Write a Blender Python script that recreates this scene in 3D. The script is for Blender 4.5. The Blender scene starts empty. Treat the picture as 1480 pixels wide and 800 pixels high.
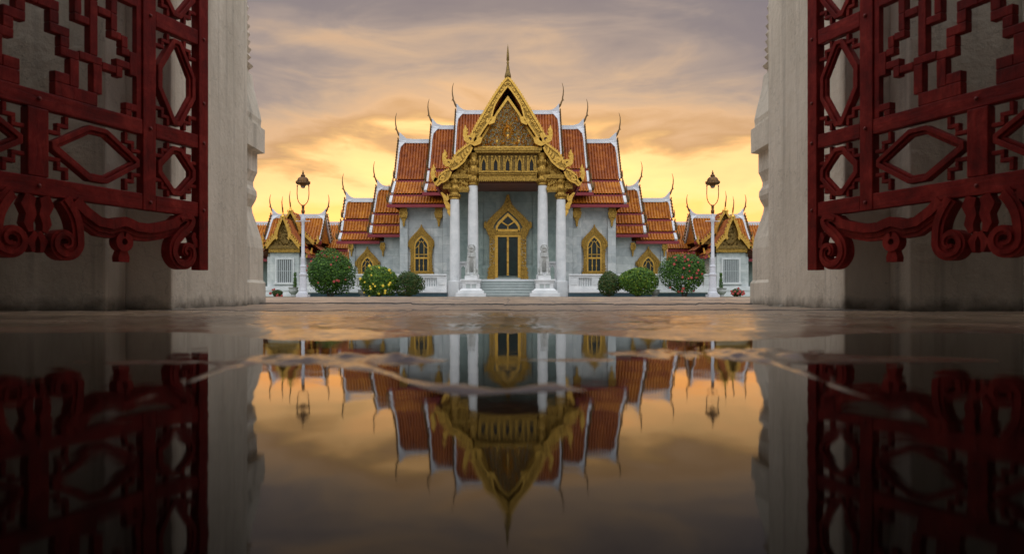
import bpy, bmesh, math, random
from mathutils import Vector, Matrix, noise as mnoise
R = math.radians
random.seed(7)
scene = bpy.context.scene
COL = scene.collection
PI = math.pi

# ------------------------------------------------------------------ camera
CAM_H = 0.15
cam_d = bpy.data.cameras.new('camera')
cam = bpy.data.objects.new('camera', cam_d)
COL.objects.link(cam)
cam.location = (0, 0, CAM_H)
cam.rotation_euler = (R(90), 0, 0)
cam_d.sensor_width = 36
cam_d.lens = 36 * 1000 / 1480
cam_d.shift_x = 6 / 1480
cam_d.shift_y = 26.5 / 1480
cam_d.clip_start = 0.02
cam_d.clip_end = 6000
cam_d.dof.use_dof = True
cam_d.dof.focus_distance = 48
cam_d.dof.aperture_fstop = 2.6
scene.camera = cam

# ------------------------------------------------------------------ exposure
scene.view_settings.view_transform = 'Standard'
scene.view_settings.look = 'None'
scene.view_settings.exposure = 0
scene.view_settings.gamma = 1
scene.view_settings.use_curve_mapping = False
scene.cycles.max_bounces = 8
scene.cycles.diffuse_bounces = 4
scene.cycles.glossy_bounces = 4

def lin(r, g, b):
    f = lambda c: (c/255/12.92) if c/255 <= .04045 else ((c/255 + .055)/1.055)**2.4
    return (f(r), f(g), f(b), 1)

# ------------------------------------------------------------------ sky: sunset clouds ahead, pale cloud behind
BACK = 2.0
world = bpy.data.worlds.new('World')
scene.world = world
world.use_nodes = True
wt = world.node_tree
wn, wl = wt.nodes, wt.links
wn.clear()
def W(t, **kw):
    n = wn.new(t)
    for k, v in kw.items():
        if k == 'inp':
            for i, x in v.items(): n.inputs[i].default_value = x
        else: setattr(n, k, v)
    return n
def wmath(op, a, b=None, c=None, clamp=False):
    n = wn.new('ShaderNodeMath'); n.operation = op; n.use_clamp = clamp
    for i, x in enumerate((a, b, c)):
        if x is None: continue
        if isinstance(x, (int, float)): n.inputs[i].default_value = x
        else: wl.new(x, n.inputs[i])
    return n.outputs[0]
tc = W('ShaderNodeTexCoord')
sep = W('ShaderNodeSeparateXYZ'); wl.new(tc.outputs['Generated'], sep.inputs[0])
sx, sy, sz = sep.outputs
def wnoise(mx, my, mz, off, detail, rough, dist=0.0):
    cmb = W('ShaderNodeCombineXYZ')
    wl.new(wmath('MULTIPLY_ADD', sx, mx, off), cmb.inputs[0])
    wl.new(wmath('MULTIPLY_ADD', sy, my, off*.37), cmb.inputs[1])
    wl.new(wmath('MULTIPLY_ADD', sz, mz, off*.71), cmb.inputs[2])
    n = W('ShaderNodeTexNoise', inp={'Scale': 1, 'Detail': detail, 'Roughness': rough, 'Distortion': dist})
    wl.new(cmb.outputs[0], n.inputs['Vector'])
    return n.outputs[0]
nA = wnoise(2.6, 1.6, 8.5, 5.9, 4, .5, .8)
nB = wnoise(9.0, 4.0, 40.0, 8.1, 6, .6, .4)
nC = wnoise(6.0, 3.0, 21.0, 15.7, 5, .55, .7)
t = wmath('MULTIPLY_ADD', wmath('SUBTRACT', nA, .5), .24, wmath('ADD', sz, wmath('MULTIPLY', wmath('MULTIPLY', sx, sx), .30)))
t = wmath('MULTIPLY_ADD', wmath('SUBTRACT', nB, .5), .035, t)
t = wmath('MULTIPLY_ADD', wmath('SUBTRACT', nC, .5), .14, t)
ramp = W('ShaderNodeValToRGB'); wl.new(t, ramp.inputs[0])
cr = ramp.color_ramp
stops = [(0.0, (255, 206, 112)), (.10, (255, 208, 112)), (.135, (252, 198, 108)), (.168, (255, 216, 138)), (.205, (255, 214, 142)),
         (.222, (240, 190, 124)), (.245, (206, 160, 116)), (.275, (226, 182, 142)), (.31, (200, 170, 146)), (.342, (166, 149, 143)),
         (.38, (139, 129, 133)), (.47, (118, 111, 124)), (.75, (112, 110, 124)), (1.0, (120, 122, 136))]
while len(cr.elements) < len(stops): cr.elements.new(.5)
for e, (p, c) in zip(cr.elements, stops):
    e.position = p; e.color = lin(*c)
# brighter glow low down, where the sun went down
glow = wmath('MULTIPLY', wmath('SUBTRACT', .235, t), 11.0, clamp=True)
gainr = wmath('MULTIPLY_ADD', glow, 1.0, 1.0)
gaing = wmath('MULTIPLY_ADD', glow, .40, 1.0)
gainb = wmath('MULTIPLY_ADD', glow, .50, 1.0)
front = W('ShaderNodeMix', data_type='RGBA', blend_type='MULTIPLY'); front.inputs[0].default_value = 1
wl.new(ramp.outputs[0], front.inputs[6])
gc = W('ShaderNodeCombineXYZ')
for i, gch in enumerate((gainr, gaing, gainb)): wl.new(gch, gc.inputs[i])
wl.new(gc.outputs[0], front.inputs[7])
backc = W('ShaderNodeMix', data_type='RGBA'); wl.new(nA, backc.inputs[0])
backc.inputs[6].default_value = (.80*BACK, .86*BACK, .95*BACK, 1); backc.inputs[7].default_value = (.98*BACK, .97*BACK, .95*BACK, 1)
upz = wmath('MAXIMUM', wmath('SUBTRACT', sz, .42), 0.0)
bf = W('ShaderNodeMapRange', interpolation_type='SMOOTHSTEP', inp={1: .35, 2: -.45, 3: 0.0, 4: 1.0}); wl.new(wmath('MULTIPLY_ADD', upz, -1.7, sy), bf.inputs[0])
# behind us the low sky is dull, the high cloud pale
bg_el = W('ShaderNodeMapRange', interpolation_type='SMOOTHSTEP', inp={1: .02, 2: .6, 3: .22, 4: 1.0}); wl.new(sz, bg_el.inputs[0])
backs = W('ShaderNodeVectorMath', operation='SCALE'); wl.new(backc.outputs[2], backs.inputs[0]); wl.new(bg_el.outputs[0], backs.inputs['Scale'])
cl = W('ShaderNodeMix', data_type='RGBA'); wl.new(bf.outputs[0], cl.inputs[0])
wl.new(front.outputs[2], cl.inputs[6]); wl.new(backs.outputs[0], cl.inputs[7])
ten = W('ShaderNodeVectorMath', operation='SCALE'); ten.inputs['Scale'].default_value = 10.0
wl.new(cl.outputs[2], ten.inputs[0])
SUN_EL, SUN_AZ = 7.0, 0.0
nish = W('ShaderNodeTexSky', sky_type='NISHITA', sun_disc=False)
nish.sun_elevation = R(SUN_EL); nish.sun_rotation = R(SUN_AZ); nish.air_density = 1.5; nish.dust_density = 3.0
mixs = W('ShaderNodeMix', data_type='RGBA'); mixs.inputs[0].default_value = .93      # cloud cover over the clear sky
wl.new(nish.outputs[0], mixs.inputs[6]); wl.new(ten.outputs[0], mixs.inputs[7])
bg = W('ShaderNodeBackground'); bg.inputs[1].default_value = 0.1
wl.new(mixs.outputs[2], bg.inputs[0])
wo = W('ShaderNodeOutputWorld'); wl.new(bg.outputs[0], wo.inputs[0])

# ------------------------------------------------------------------ sun: low behind the temple, veiled by cloud
sd = bpy.data.lights.new('sun', 'SUN')
sd.energy = 0.8; sd.angle = R(12); sd.color = (1.0, .70, .40)
sun = bpy.data.objects.new('sun', sd); COL.objects.link(sun)
sun.rotation_euler = (R(-(90 - SUN_EL)), 0, 0)

# ================================================================== helpers
def X(px, Y): return (px - 734) * .001 * Y
def Z(py, Y): return CAM_H + (426.5 - py) * .001 * Y
MIR = Matrix.Scale(-1, 4, (1, 0, 0))
ID = Matrix.Identity(4)
WL = {}

class MB:
    """collects shapes and links them as ONE mesh object"""
    def __init__(self, M=None):
        self.v = []; self.f = []; self.M = M or ID
    def add(self, verts, faces):
        n = len(self.v)
        fl = self.M.determinant() < 0
        self.v += [self.M @ Vector(p) for p in verts]
        for f in faces:
            f = [n + i for i in f]
            self.f.append(f[::-1] if fl else f)
    def box(self, x0, x1, y0, y1, z0, z1):
        if x0 > x1: x0, x1 = x1, x0
        if y0 > y1: y0, y1 = y1, y0
        if z0 > z1: z0, z1 = z1, z0
        self.add([(x0,y0,z0),(x1,y0,z0),(x1,y1,z0),(x0,y1,z0),(x0,y0,z1),(x1,y0,z1),(x1,y1,z1),(x0,y1,z1)],
                 [(3,2,1,0),(4,5,6,7),(0,1,5,4),(1,2,6,5),(2,3,7,6),(3,0,4,7)])
    def frustum(self, cx, cy, hx0, hy0, z0, hx1, hy1, z1):
        self.add([(cx-hx0,cy-hy0,z0),(cx+hx0,cy-hy0,z0),(cx+hx0,cy+hy0,z0),(cx-hx0,cy+hy0,z0),
                  (cx-hx1,cy-hy1,z1),(cx+hx1,cy-hy1,z1),(cx+hx1,cy+hy1,z1),(cx-hx1,cy+hy1,z1)],
                 [(3,2,1,0),(4,5,6,7),(0,1,5,4),(1,2,6,5),(2,3,7,6),(3,0,4,7)])
    def lathe(self, cx, cy, prof, n=20):
        V = []; F = []
        for r, z in prof:
            for i in range(n):
                a = 2*PI*i/n
                V.append((cx + r*math.cos(a), cy + r*math.sin(a), z))
        for j in range(len(prof)-1):
            for i in range(n):
                k = (i+1) % n
                F.append((j*n+i, j*n+k, (j+1)*n+k, (j+1)*n+i))
        F.append(tuple(range(n-1, -1, -1))); m = (len(prof)-1)*n
        F.append(tuple(m+i for i in range(n)))
        self.add(V, F)
    def prism(self, pts, y0, y1):
        """polygon in x,z extruded along y"""
        if y0 > y1: y0, y1 = y1, y0
        a = sum(pts[i][0]*pts[(i+1) % len(pts)][1] - pts[(i+1) % len(pts)][0]*pts[i][1] for i in range(len(pts)))
        if a < 0: pts = pts[::-1]
        n = len(pts)
        V = [(p[0], y0, p[1]) for p in pts] + [(p[0], y1, p[1]) for p in pts]
        F = [tuple(range(n)), tuple(range(2*n-1, n-1, -1))]
        for i in range(n):
            k = (i+1) % n
            F.append((k, i, n+i, n+k))
        self.add(V, F)
    def strip(self, A, B, y0, y1, closed=False):
        """band between two polylines A and B (x,z), extruded along y"""
        n = len(A)
        V = [(p[0],y0,p[1]) for p in A]+[(p[0],y0,p[1]) for p in B]+[(p[0],y1,p[1]) for p in A]+[(p[0],y1,p[1]) for p in B]
        F = []
        for i in range(n if closed else n-1):
            k = (i+1) % n
            F += [(i,k,n+k,n+i),(2*n+k,2*n+i,3*n+i,3*n+k),(k,i,2*n+i,2*n+k),(n+i,n+k,3*n+k,3*n+i)]
        if not closed:
            F += [(0,n,3*n,2*n),(n-1+n,n-1,3*n-1,4*n-1)]
        self.add(V, F)
    def ribbon(self, pts, ws, y0, y1):
        """polyline in x,z with half widths, extruded along y"""
        n = len(pts); A = []; B = []
        if not hasattr(ws, '__len__'): ws = [ws]*n
        for i in range(n):
            p = pts[max(i-1,0)]; q = pts[min(i+1,n-1)]
            dx, dz = q[0]-p[0], q[1]-p[1]; l = math.hypot(dx,dz) or 1
            nx, nz = -dz/l, dx/l
            A.append((pts[i][0]+nx*ws[i], pts[i][1]+nz*ws[i])); B.append((pts[i][0]-nx*ws[i], pts[i][1]-nz*ws[i]))
        self.strip(A, B, y0, y1)
    def tube(self, pts, rs, n=8):
        if not hasattr(rs, '__len__'): rs = [rs]*len(pts)
        P = [Vector(p) for p in pts]; V = []; F = []
        up = Vector((.13,.31,.94))
        for i, p in enumerate(P):
            d = (P[min(i+1,len(P)-1)] - P[max(i-1,0)]).normalized()
            a = d.cross(up)
            if a.length < .05: a = d.cross(Vector((1,0,0)))
            a.normalize(); b = d.cross(a)
            for k in range(n):
                t = 2*PI*k/n
                V.append(p + (a*math.cos(t) + b*math.sin(t))*rs[i])
        for j in range(len(P)-1):
            for i in range(n):
                k = (i+1) % n
                F.append((j*n+i, j*n+k, (j+1)*n+k, (j+1)*n+i))
        F.append(tuple(range(n-1,-1,-1))); m = (len(P)-1)*n; F.append(tuple(m+i for i in range(n)))
        self.add(V, F)
    def blob(self, c, r, s=(1,1,1), nu=10, nv=7):
        V = []; F = []
        for j in range(nv+1):
            t = PI*j/nv
            for i in range(nu):
                a = 2*PI*i/nu
                V.append((c[0]+r*s[0]*math.sin(t)*math.cos(a), c[1]+r*s[1]*math.sin(t)*math.sin(a), c[2]+r*s[2]*math.cos(t)))
        for j in range(nv):
            for i in range(nu):
                k = (i+1) % nu
                F.append((j*nu+i,(j+1)*nu+i,(j+1)*nu+k,j*nu+k))
        self.add(V, F)
    def teeth(self, p0, p1, n, h, y0, y1, lean=0.0, w=.95):
        """row of petal teeth on the line p0>p1 (x,z), pointing to its left"""
        d = Vector((p1[0]-p0[0], p1[1]-p0[1])); L = d.length; d /= L
        nn = Vector((-d.y, d.x)); s = L/n
        for i in range(n):
            a = Vector(p0) + d*(s*i + s*(1-w)/2); b = a + d*(s*w)
            m = (a+b)/2
            tip = m + nn*h + d*(lean*s)
            q1 = a + nn*h*.45 - d*s*.02; q2 = b + nn*h*.45 + d*s*.02
            self.prism([tuple(a), tuple(b), tuple(q2), tuple(tip), tuple(q1)], y0, y1)
    def build(self, name, m, parent=None, smooth=False, bevel=0.0, angle=None):
        me = bpy.data.meshes.new(name)
        off = Vector(WL.get(parent.name, (0,0,0))) if parent else Vector((0,0,0))
        me.from_pydata([tuple(p - off) for p in self.v], [], self.f)
        me.update()
        if smooth:
            me.polygons.foreach_set('use_smooth', [True]*len(me.polygons))
            if angle is not None: me.set_sharp_from_angle(angle=R(angle))
        o = bpy.data.objects.new(name, me)
        me.materials.append(m)
        COL.objects.link(o)
        if parent:
            o.parent = parent; WL[o.name] = tuple(off)
        if bevel:
            b = o.modifiers.new('bevel', 'BEVEL'); b.width = bevel; b.segments = 2; b.limit_method = 'ANGLE'
        return o

def tag(o, label=None, cat=None, group=None, kind=None):
    if label: o['label'] = label
    if cat: o['category'] = cat
    if group: o['group'] = group
    if kind: o['kind'] = kind
    return o
def empty(name, loc, label=None, cat=None, group=None):
    o = bpy.data.objects.new(name, None); o.empty_display_size = .3
    o.location = loc; COL.objects.link(o); WL[o.name] = tuple(loc)
    return tag(o, label, cat, group)
def copy_part(src, parent, dx):
    """copy of a part (and its sub-parts) under parent, moved by dx"""
    c = src.copy(); COL.objects.link(c); c.parent = parent; c.location = src.location + Vector(dx)
    for ch in src.children:
        d = ch.copy(); COL.objects.link(d); d.parent = c
    return c

# ------------------------------------------------------------------ materials
def mat(name, col, rough=.5, metal=0.0, var=.0, scale=4.0, col2=None, bump=0.0, bscale=None, detail=6, spec=.5, stretch=None, ior=None):
    m = bpy.data.materials.new(name); m.use_nodes = True
    nt = m.node_tree; b = nt.nodes['Principled BSDF']
    b.inputs['Roughness'].default_value = rough; b.inputs['Metallic'].default_value = metal
    b.inputs['Specular IOR Level'].default_value = spec
    if ior: b.inputs['IOR'].default_value = ior
    b.inputs['Base Color'].default_value = (*col, 1)
    if var or col2 or bump:
        tcn = nt.nodes.new('ShaderNodeTexCoord'); vec = tcn.outputs['Object']
        if stretch:
            mp = nt.nodes.new('ShaderNodeMapping'); mp.inputs['Scale'].default_value = stretch
            nt.links.new(vec, mp.inputs[0]); vec = mp.outputs[0]
        if var or col2:
            n = nt.nodes.new('ShaderNodeTexNoise'); n.inputs['Scale'].default_value = scale; n.inputs['Detail'].default_value = detail
            n.inputs['Roughness'].default_value = .62
            nt.links.new(vec, n.inputs['Vector'])
            r = nt.nodes.new('ShaderNodeValToRGB'); nt.links.new(n.outputs[0], r.inputs[0])
            r.color_ramp.elements[0].position = .32; r.color_ramp.elements[1].position = .68
            c2 = col2 or tuple(min(1, c*(1+var)) for c in col); c1 = tuple(c*(1-var) for c in col) if var else col
            r.color_ramp.elements[0].color = (*c1, 1); r.color_ramp.elements[1].color = (*c2, 1)
            nt.links.new(r.outputs[0], b.inputs['Base Color'])
            rr = nt.nodes.new('ShaderNodeMapRange'); nt.links.new(n.outputs[0], rr.inputs[0])
            rr.inputs[3].default_value = max(0.02, rough*.8); rr.inputs[4].default_value = min(1, rough*1.2)
            nt.links.new(rr.outputs[0], b.inputs['Roughness'])
        if bump:
            n2 = nt.nodes.new('ShaderNodeTexNoise'); n2.inputs['Scale'].default_value = bscale or scale*4; n2.inputs['Detail'].default_value = 5
            nt.links.new(vec, n2.inputs['Vector'])
            bp = nt.nodes.new('ShaderNodeBump'); bp.inputs['Strength'].default_value = bump; bp.inputs['Distance'].default_value = .02
            nt.links.new(n2.outputs[0], bp.inputs['Height']); nt.links.new(bp.outputs[0], b.inputs['Normal'])
    return m

def marble(name, base, vein, block=(1.4, .7), rough=.35):
    m = mat(name, base, rough)
    nt = m.node_tree; b = nt.nodes['Principled BSDF']; L = nt.links
    tcn = nt.nodes.new('ShaderNodeTexCoord')
    mp = nt.nodes.new('ShaderNodeMapping'); mp.inputs['Rotation'].default_value = (R(90), 0, 0)
    L.new(tcn.outputs['Object'], mp.inputs[0])
    n = nt.nodes.new('ShaderNodeTexNoise'); n.inputs['Scale'].default_value = 1.1; n.inputs['Detail'].default_value = 8; n.inputs['Roughness'].default_value = .62; n.inputs['Distortion'].default_value = .8
    L.new(tcn.outputs['Object'], n.inputs['Vector'])
    r = nt.nodes.new('ShaderNodeValToRGB'); L.new(n.outputs[0], r.inputs[0])
    r.color_ramp.elements[0].position = .36; r.color_ramp.elements[1].position = .6
    r.color_ramp.elements[0].color = (*vein, 1); r.color_ramp.elements[1].color = (*base, 1)
    br = nt.nodes.new('ShaderNodeTexBrick'); L.new(mp.outputs[0], br.inputs['Vector'])
    br.inputs['Scale'].default_value = 1; br.inputs['Brick Width'].default_value = block[0]; br.inputs['Row Height'].default_value = block[1]
    br.inputs['Mortar Size'].default_value = .008; br.inputs['Mortar Smooth'].default_value = .3
    br.inputs['Color1'].default_value = (.78,.81,.83,1); br.inputs['Color2'].default_value = (1.10,1.09,1.07,1); br.inputs['Mortar'].default_value = (.55,.55,.53,1)
    mx = nt.nodes.new('ShaderNodeMix'); mx.data_type = 'RGBA'; mx.blend_type = 'MULTIPLY'; mx.inputs[0].default_value = 1
    L.new(r.outputs[0], mx.inputs[6]); L.new(br.outputs[0], mx.inputs[7]); L.new(mx.outputs[2], b.inputs['Base Color'])
    return m

def tile_mat(name, cols, du, dz):
    m = mat(name, cols[0], .42, spec=.22)
    nt = m.node_tree; b = nt.nodes['Principled BSDF']; L = nt.links
    tcn = nt.nodes.new('ShaderNodeTexCoord')
    sn = nt.nodes.new('ShaderNodeVectorMath'); sn.operation = 'SNAP'; L.new(tcn.outputs['Object'], sn.inputs[0]); sn.inputs[1].default_value = (du, du*2.3, dz)
    wnz = nt.nodes.new('ShaderNodeTexWhiteNoise'); L.new(sn.outputs[0], wnz.inputs[0])
    ns = nt.nodes.new('ShaderNodeTexNoise'); ns.inputs['Scale'].default_value = .9; ns.inputs['Detail'].default_value = 5; L.new(tcn.outputs['Object'], ns.inputs['Vector'])
    ad = nt.nodes.new('ShaderNodeMath'); ad.operation = 'MULTIPLY_ADD'; L.new(wnz.outputs[0], ad.inputs[0]); ad.inputs[1].default_value = .38
    mm = nt.nodes.new('ShaderNodeMath'); mm.operation = 'MULTIPLY_ADD'; L.new(ns.outputs[0], mm.inputs[0]); mm.inputs[1].default_value = .9; mm.inputs[2].default_value = -.14
    L.new(mm.outputs[0], ad.inputs[2])
    r = nt.nodes.new('ShaderNodeValToRGB'); L.new(ad.outputs[0], r.inputs[0])
    cr = r.color_ramp; cr.elements.new(.5)
    for e, p, c in zip(cr.elements, (.1, .5, .9), cols): e.position = p; e.color = (*c, 1)
    L.new(r.outputs[0], b.inputs['Base Color'])
    return m

M_MARBLE = marble('marble_wall', (.63,.65,.65), (.43,.47,.475))
M_MARBLE_G = marble('marble_portico', (.30,.365,.34), (.19,.25,.23), (1.9, 1.25), .3)
M_WHITE = mat('white_marble', (.58,.60,.61), .38, col2=(.78,.78,.78), scale=1.6, detail=10)
M_TRIM = mat('white_trim', (.60,.62,.66), .5, col2=(.74,.75,.78), scale=1.5)
M_STONE = mat('white_carved_stone', (.36,.365,.35), .65, col2=(.60,.61,.59), scale=5, bump=.25, bscale=30)
M_STEP = mat('grey_step_stone', (.36,.41,.40), .45, col2=(.46,.50,.49), scale=2)
M_TILE = tile_mat('roof_tile', ((.17,.036,.008),(.30,.074,.012),(.46,.145,.022)), .22, .26)
M_TILE2 = tile_mat('roof_tile_gold', ((.23,.060,.008),(.39,.120,.011),(.55,.215,.02)), .22, .2)
M_FASCIA = mat('red_fascia', (.23,.018,.03), .4, col2=(.30,.03,.042), scale=3)
M_GOLD = mat('bright_gold', (.58,.32,.055), .34, .9, col2=(.84,.52,.12), scale=6, bump=.5, bscale=12)
M_GOLD2 = mat('old_gold', (.13,.066,.012), .38, .8, col2=(.62,.38,.08), scale=11, bump=1.0, bscale=15)
M_GOLD3 = mat('dark_gold', (.07,.042,.012), .45, .6, col2=(.36,.23,.06), scale=9, bump=.8, bscale=20)
M_FINIAL = mat('finial_bronze', (.10,.06,.03), .45, .4, col2=(.22,.13,.04), scale=6)
M_RELIEF = mat('relief_backing', (.13,.085,.025), .42, .6, col2=(.42,.28,.07), scale=10, bump=1.0, bscale=14)
M_MIRROR = mat('glass_inlay', (.66,.68,.64), .15, .25)
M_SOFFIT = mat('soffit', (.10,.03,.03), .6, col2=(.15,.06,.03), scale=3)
M_DARKGLASS = mat('dark_glass', (.008,.018,.016), .12, spec=.6)
M_DOORLEAF = mat('dark_door', (.010,.024,.020), .2, var=.3, scale=2)
M_DARK = mat('dark_opening', (.012,.012,.012), .7)
M_PLINTH = mat('blue_plinth', (.03,.065,.085), .5, var=.2, scale=4)
M_LATTICE = mat('pale_lattice', (.42,.45,.46), .5, var=.1)
M_LAMPGOLD = mat('lamp_bronze', (.06,.03,.012), .4, .6, col2=(.20,.095,.026), scale=9)
M_LAMPGLASS = mat('lamp_glass', (.20,.17,.14), .15)
M_POST = mat('lamp_post_paint', (.52,.54,.60), .45, col2=(.66,.67,.71), scale=6)

def gate_plaster():
    m = mat('gate_plaster', (.5,.47,.44), .8)
    nt = m.node_tree; b = nt.nodes['Principled BSDF']; L = nt.links
    tcn = nt.nodes.new('ShaderNodeTexCoord')
    mp = nt.nodes.new('ShaderNodeMapping'); mp.inputs['Scale'].default_value = (1,1,.35); L.new(tcn.outputs['Object'], mp.inputs[0])
    n = nt.nodes.new('ShaderNodeTexNoise'); n.inputs['Scale'].default_value = 1.6; n.inputs['Detail'].default_value = 9; n.inputs['Roughness'].default_value = .65; L.new(mp.outputs[0], n.inputs['Vector'])
    r = nt.nodes.new('ShaderNodeValToRGB'); L.new(n.outputs[0], r.inputs[0])
    r.color_ramp.elements[0].position = .3; r.color_ramp.elements[1].position = .65
    r.color_ramp.elements[0].color = (.50,.45,.365,1); r.color_ramp.elements[1].color = (.70,.635,.53,1)
    # grime creeping up from the wet foot of the wall
    sp = nt.nodes.new('ShaderNodeSeparateXYZ'); L.new(tcn.outputs['Object'], sp.inputs[0])
    n2 = nt.nodes.new('ShaderNodeTexNoise'); n2.inputs['Scale'].default_value = 7; n2.inputs['Detail'].default_value = 6; L.new(tcn.outputs['Object'], n2.inputs['Vector'])
    ma = nt.nodes.new('ShaderNodeMath'); ma.operation = 'MULTIPLY_ADD'; L.new(n2.outputs[0], ma.inputs[0]); ma.inputs[1].default_value = -.22; L.new(sp.outputs[2], ma.inputs[2])
    mr = nt.nodes.new('ShaderNodeMapRange'); L.new(ma.outputs[0], mr.inputs[0]); mr.inputs[1].default_value = -.10; mr.inputs[2].default_value = .03; mr.inputs[3].default_value = 1; mr.inputs[4].default_value = 0
    mx = nt.nodes.new('ShaderNodeMix'); mx.data_type = 'RGBA'; L.new(mr.outputs[0], mx.inputs[0]); L.new(r.outputs[0], mx.inputs[6]); mx.inputs[7].default_value = (.16,.14,.11,1)
    mp4 = nt.nodes.new('ShaderNodeMapping'); mp4.inputs['Scale'].default_value = (5,5,.22); L.new(tcn.outputs['Object'], mp4.inputs[0])
    n4 = nt.nodes.new('ShaderNodeTexNoise'); n4.inputs['Scale'].default_value = 1.3; n4.inputs['Detail'].default_value = 7; n4.inputs['Roughness'].default_value = .6; L.new(mp4.outputs[0], n4.inputs['Vector'])
    st = nt.nodes.new('ShaderNodeMapRange'); L.new(n4.outputs[0], st.inputs[0]); st.inputs[1].default_value = .52; st.inputs[2].default_value = .72; st.inputs[3].default_value = 1.0; st.inputs[4].default_value = .66
    n5 = nt.nodes.new('ShaderNodeTexVoronoi'); n5.feature = 'DISTANCE_TO_EDGE'; n5.inputs['Scale'].default_value = 1.1
    dsp = nt.nodes.new('ShaderNodeVectorMath'); dsp.operation = 'ADD'; L.new(tcn.outputs['Object'], dsp.inputs[0]); sc5 = nt.nodes.new('ShaderNodeVectorMath'); sc5.operation = 'SCALE'; sc5.inputs['Scale'].default_value = .55; L.new(n2.outputs['Color'], sc5.inputs[0]); L.new(sc5.outputs[0], dsp.inputs[1]); L.new(dsp.outputs[0], n5.inputs['Vector'])
    cr5 = nt.nodes.new('ShaderNodeMapRange'); L.new(n5.outputs['Distance'], cr5.inputs[0]); cr5.inputs[1].default_value = .0; cr5.inputs[2].default_value = .007; cr5.inputs[3].default_value = .62; cr5.inputs[4].default_value = 1.0
    ms = nt.nodes.new('ShaderNodeMath'); ms.operation = 'MULTIPLY'; L.new(st.outputs[0], ms.inputs[0]); L.new(cr5.outputs[0], ms.inputs[1])
    sv = nt.nodes.new('ShaderNodeVectorMath'); sv.operation = 'SCALE'; L.new(mx.outputs[2], sv.inputs[0]); L.new(ms.outputs[0], sv.inputs['Scale'])
    L.new(sv.outputs[0], b.inputs['Base Color'])
    n3 = nt.nodes.new('ShaderNodeTexNoise'); n3.inputs['Scale'].default_value = 6; n3.inputs['Detail'].default_value = 12; n3.inputs['Roughness'].default_value = .68; L.new(tcn.outputs['Object'], n3.inputs['Vector'])
    bp = nt.nodes.new('ShaderNodeBump'); bp.inputs['Strength'].default_value = .6; bp.inputs['Distance'].default_value = .04
    L.new(n3.outputs[0], bp.inputs['Height']); L.new(bp.outputs[0], b.inputs['Normal'])
    return m
M_PLASTER = gate_plaster()
def red_paint(name, stretch):
    m = mat(name, (.2,.012,.01), .5, spec=.14)
    nt = m.node_tree; b = nt.nodes['Principled BSDF']; L = nt.links
    tcn = nt.nodes.new('ShaderNodeTexCoord')
    def noise(sc, det, ro, vec, dist=0):
        n = nt.nodes.new('ShaderNodeTexNoise'); n.inputs['Scale'].default_value = sc; n.inputs['Detail'].default_value = det; n.inputs['Roughness'].default_value = ro; n.inputs['Distortion'].default_value = dist
        L.new(vec, n.inputs['Vector']); return n.outputs[0]
    mp = nt.nodes.new('ShaderNodeMapping'); mp.inputs['Scale'].default_value = stretch; L.new(tcn.outputs['Object'], mp.inputs[0])
    grain = noise(9, 6, .6, mp.outputs[0], .6); patch = noise(3.3, 9, .72, tcn.outputs['Object'], .3); chip = noise(16, 6, .7, tcn.outputs['Object'])
    r = nt.nodes.new('ShaderNodeValToRGB'); L.new(patch, r.inputs[0]); cr = r.color_ramp; cr.elements.new(.5); 
    for e, p, c in zip(cr.elements, (.30,.50,.70), ((.085,.006,.005),(.185,.010,.008),(.32,.034,.024))): e.position = p; e.color = (*c, 1)
    g = nt.nodes.new('ShaderNodeMapRange'); L.new(grain, g.inputs[0]); g.inputs[1].default_value = .3; g.inputs[2].default_value = .6; g.inputs[3].default_value = .68; g.inputs[4].default_value = 1.08
    mx = nt.nodes.new('ShaderNodeVectorMath'); mx.operation = 'SCALE'; L.new(r.outputs[0], mx.inputs[0]); L.new(g.outputs[0], mx.inputs['Scale'])
    c2 = nt.nodes.new('ShaderNodeMapRange'); L.new(chip, c2.inputs[0]); c2.inputs[1].default_value = .69; c2.inputs[2].default_value = .74
    m2 = nt.nodes.new('ShaderNodeMix'); m2.data_type = 'RGBA'; L.new(c2.outputs[0], m2.inputs[0]); L.new(mx.outputs[0], m2.inputs[6]); m2.inputs[7].default_value = (.10,.035,.025,1)
    L.new(m2.outputs[2], b.inputs['Base Color'])
    rr = nt.nodes.new('ShaderNodeMapRange'); L.new(patch, rr.inputs[0]); rr.inputs[3].default_value = .38; rr.inputs[4].default_value = .75; L.new(rr.outputs[0], b.inputs['Roughness'])
    ad = nt.nodes.new('ShaderNodeMath'); ad.operation = 'ADD'; L.new(grain, ad.inputs[0]); L.new(patch, ad.inputs[1])
    bp = nt.nodes.new('ShaderNodeBump'); bp.inputs['Strength'].default_value = .45; bp.inputs['Distance'].default_value = .012; L.new(ad.outputs[0], bp.inputs['Height']); L.new(bp.outputs[0], b.inputs['Normal'])
    return m
M_RED = red_paint('red_painted_wood', (2.2,2.2,.5))
M_REDH = red_paint('red_painted_rail', (.5,.5,3))
M_BOLT = mat('bolt_head', (.16,.02,.015), .45, .3)

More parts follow.
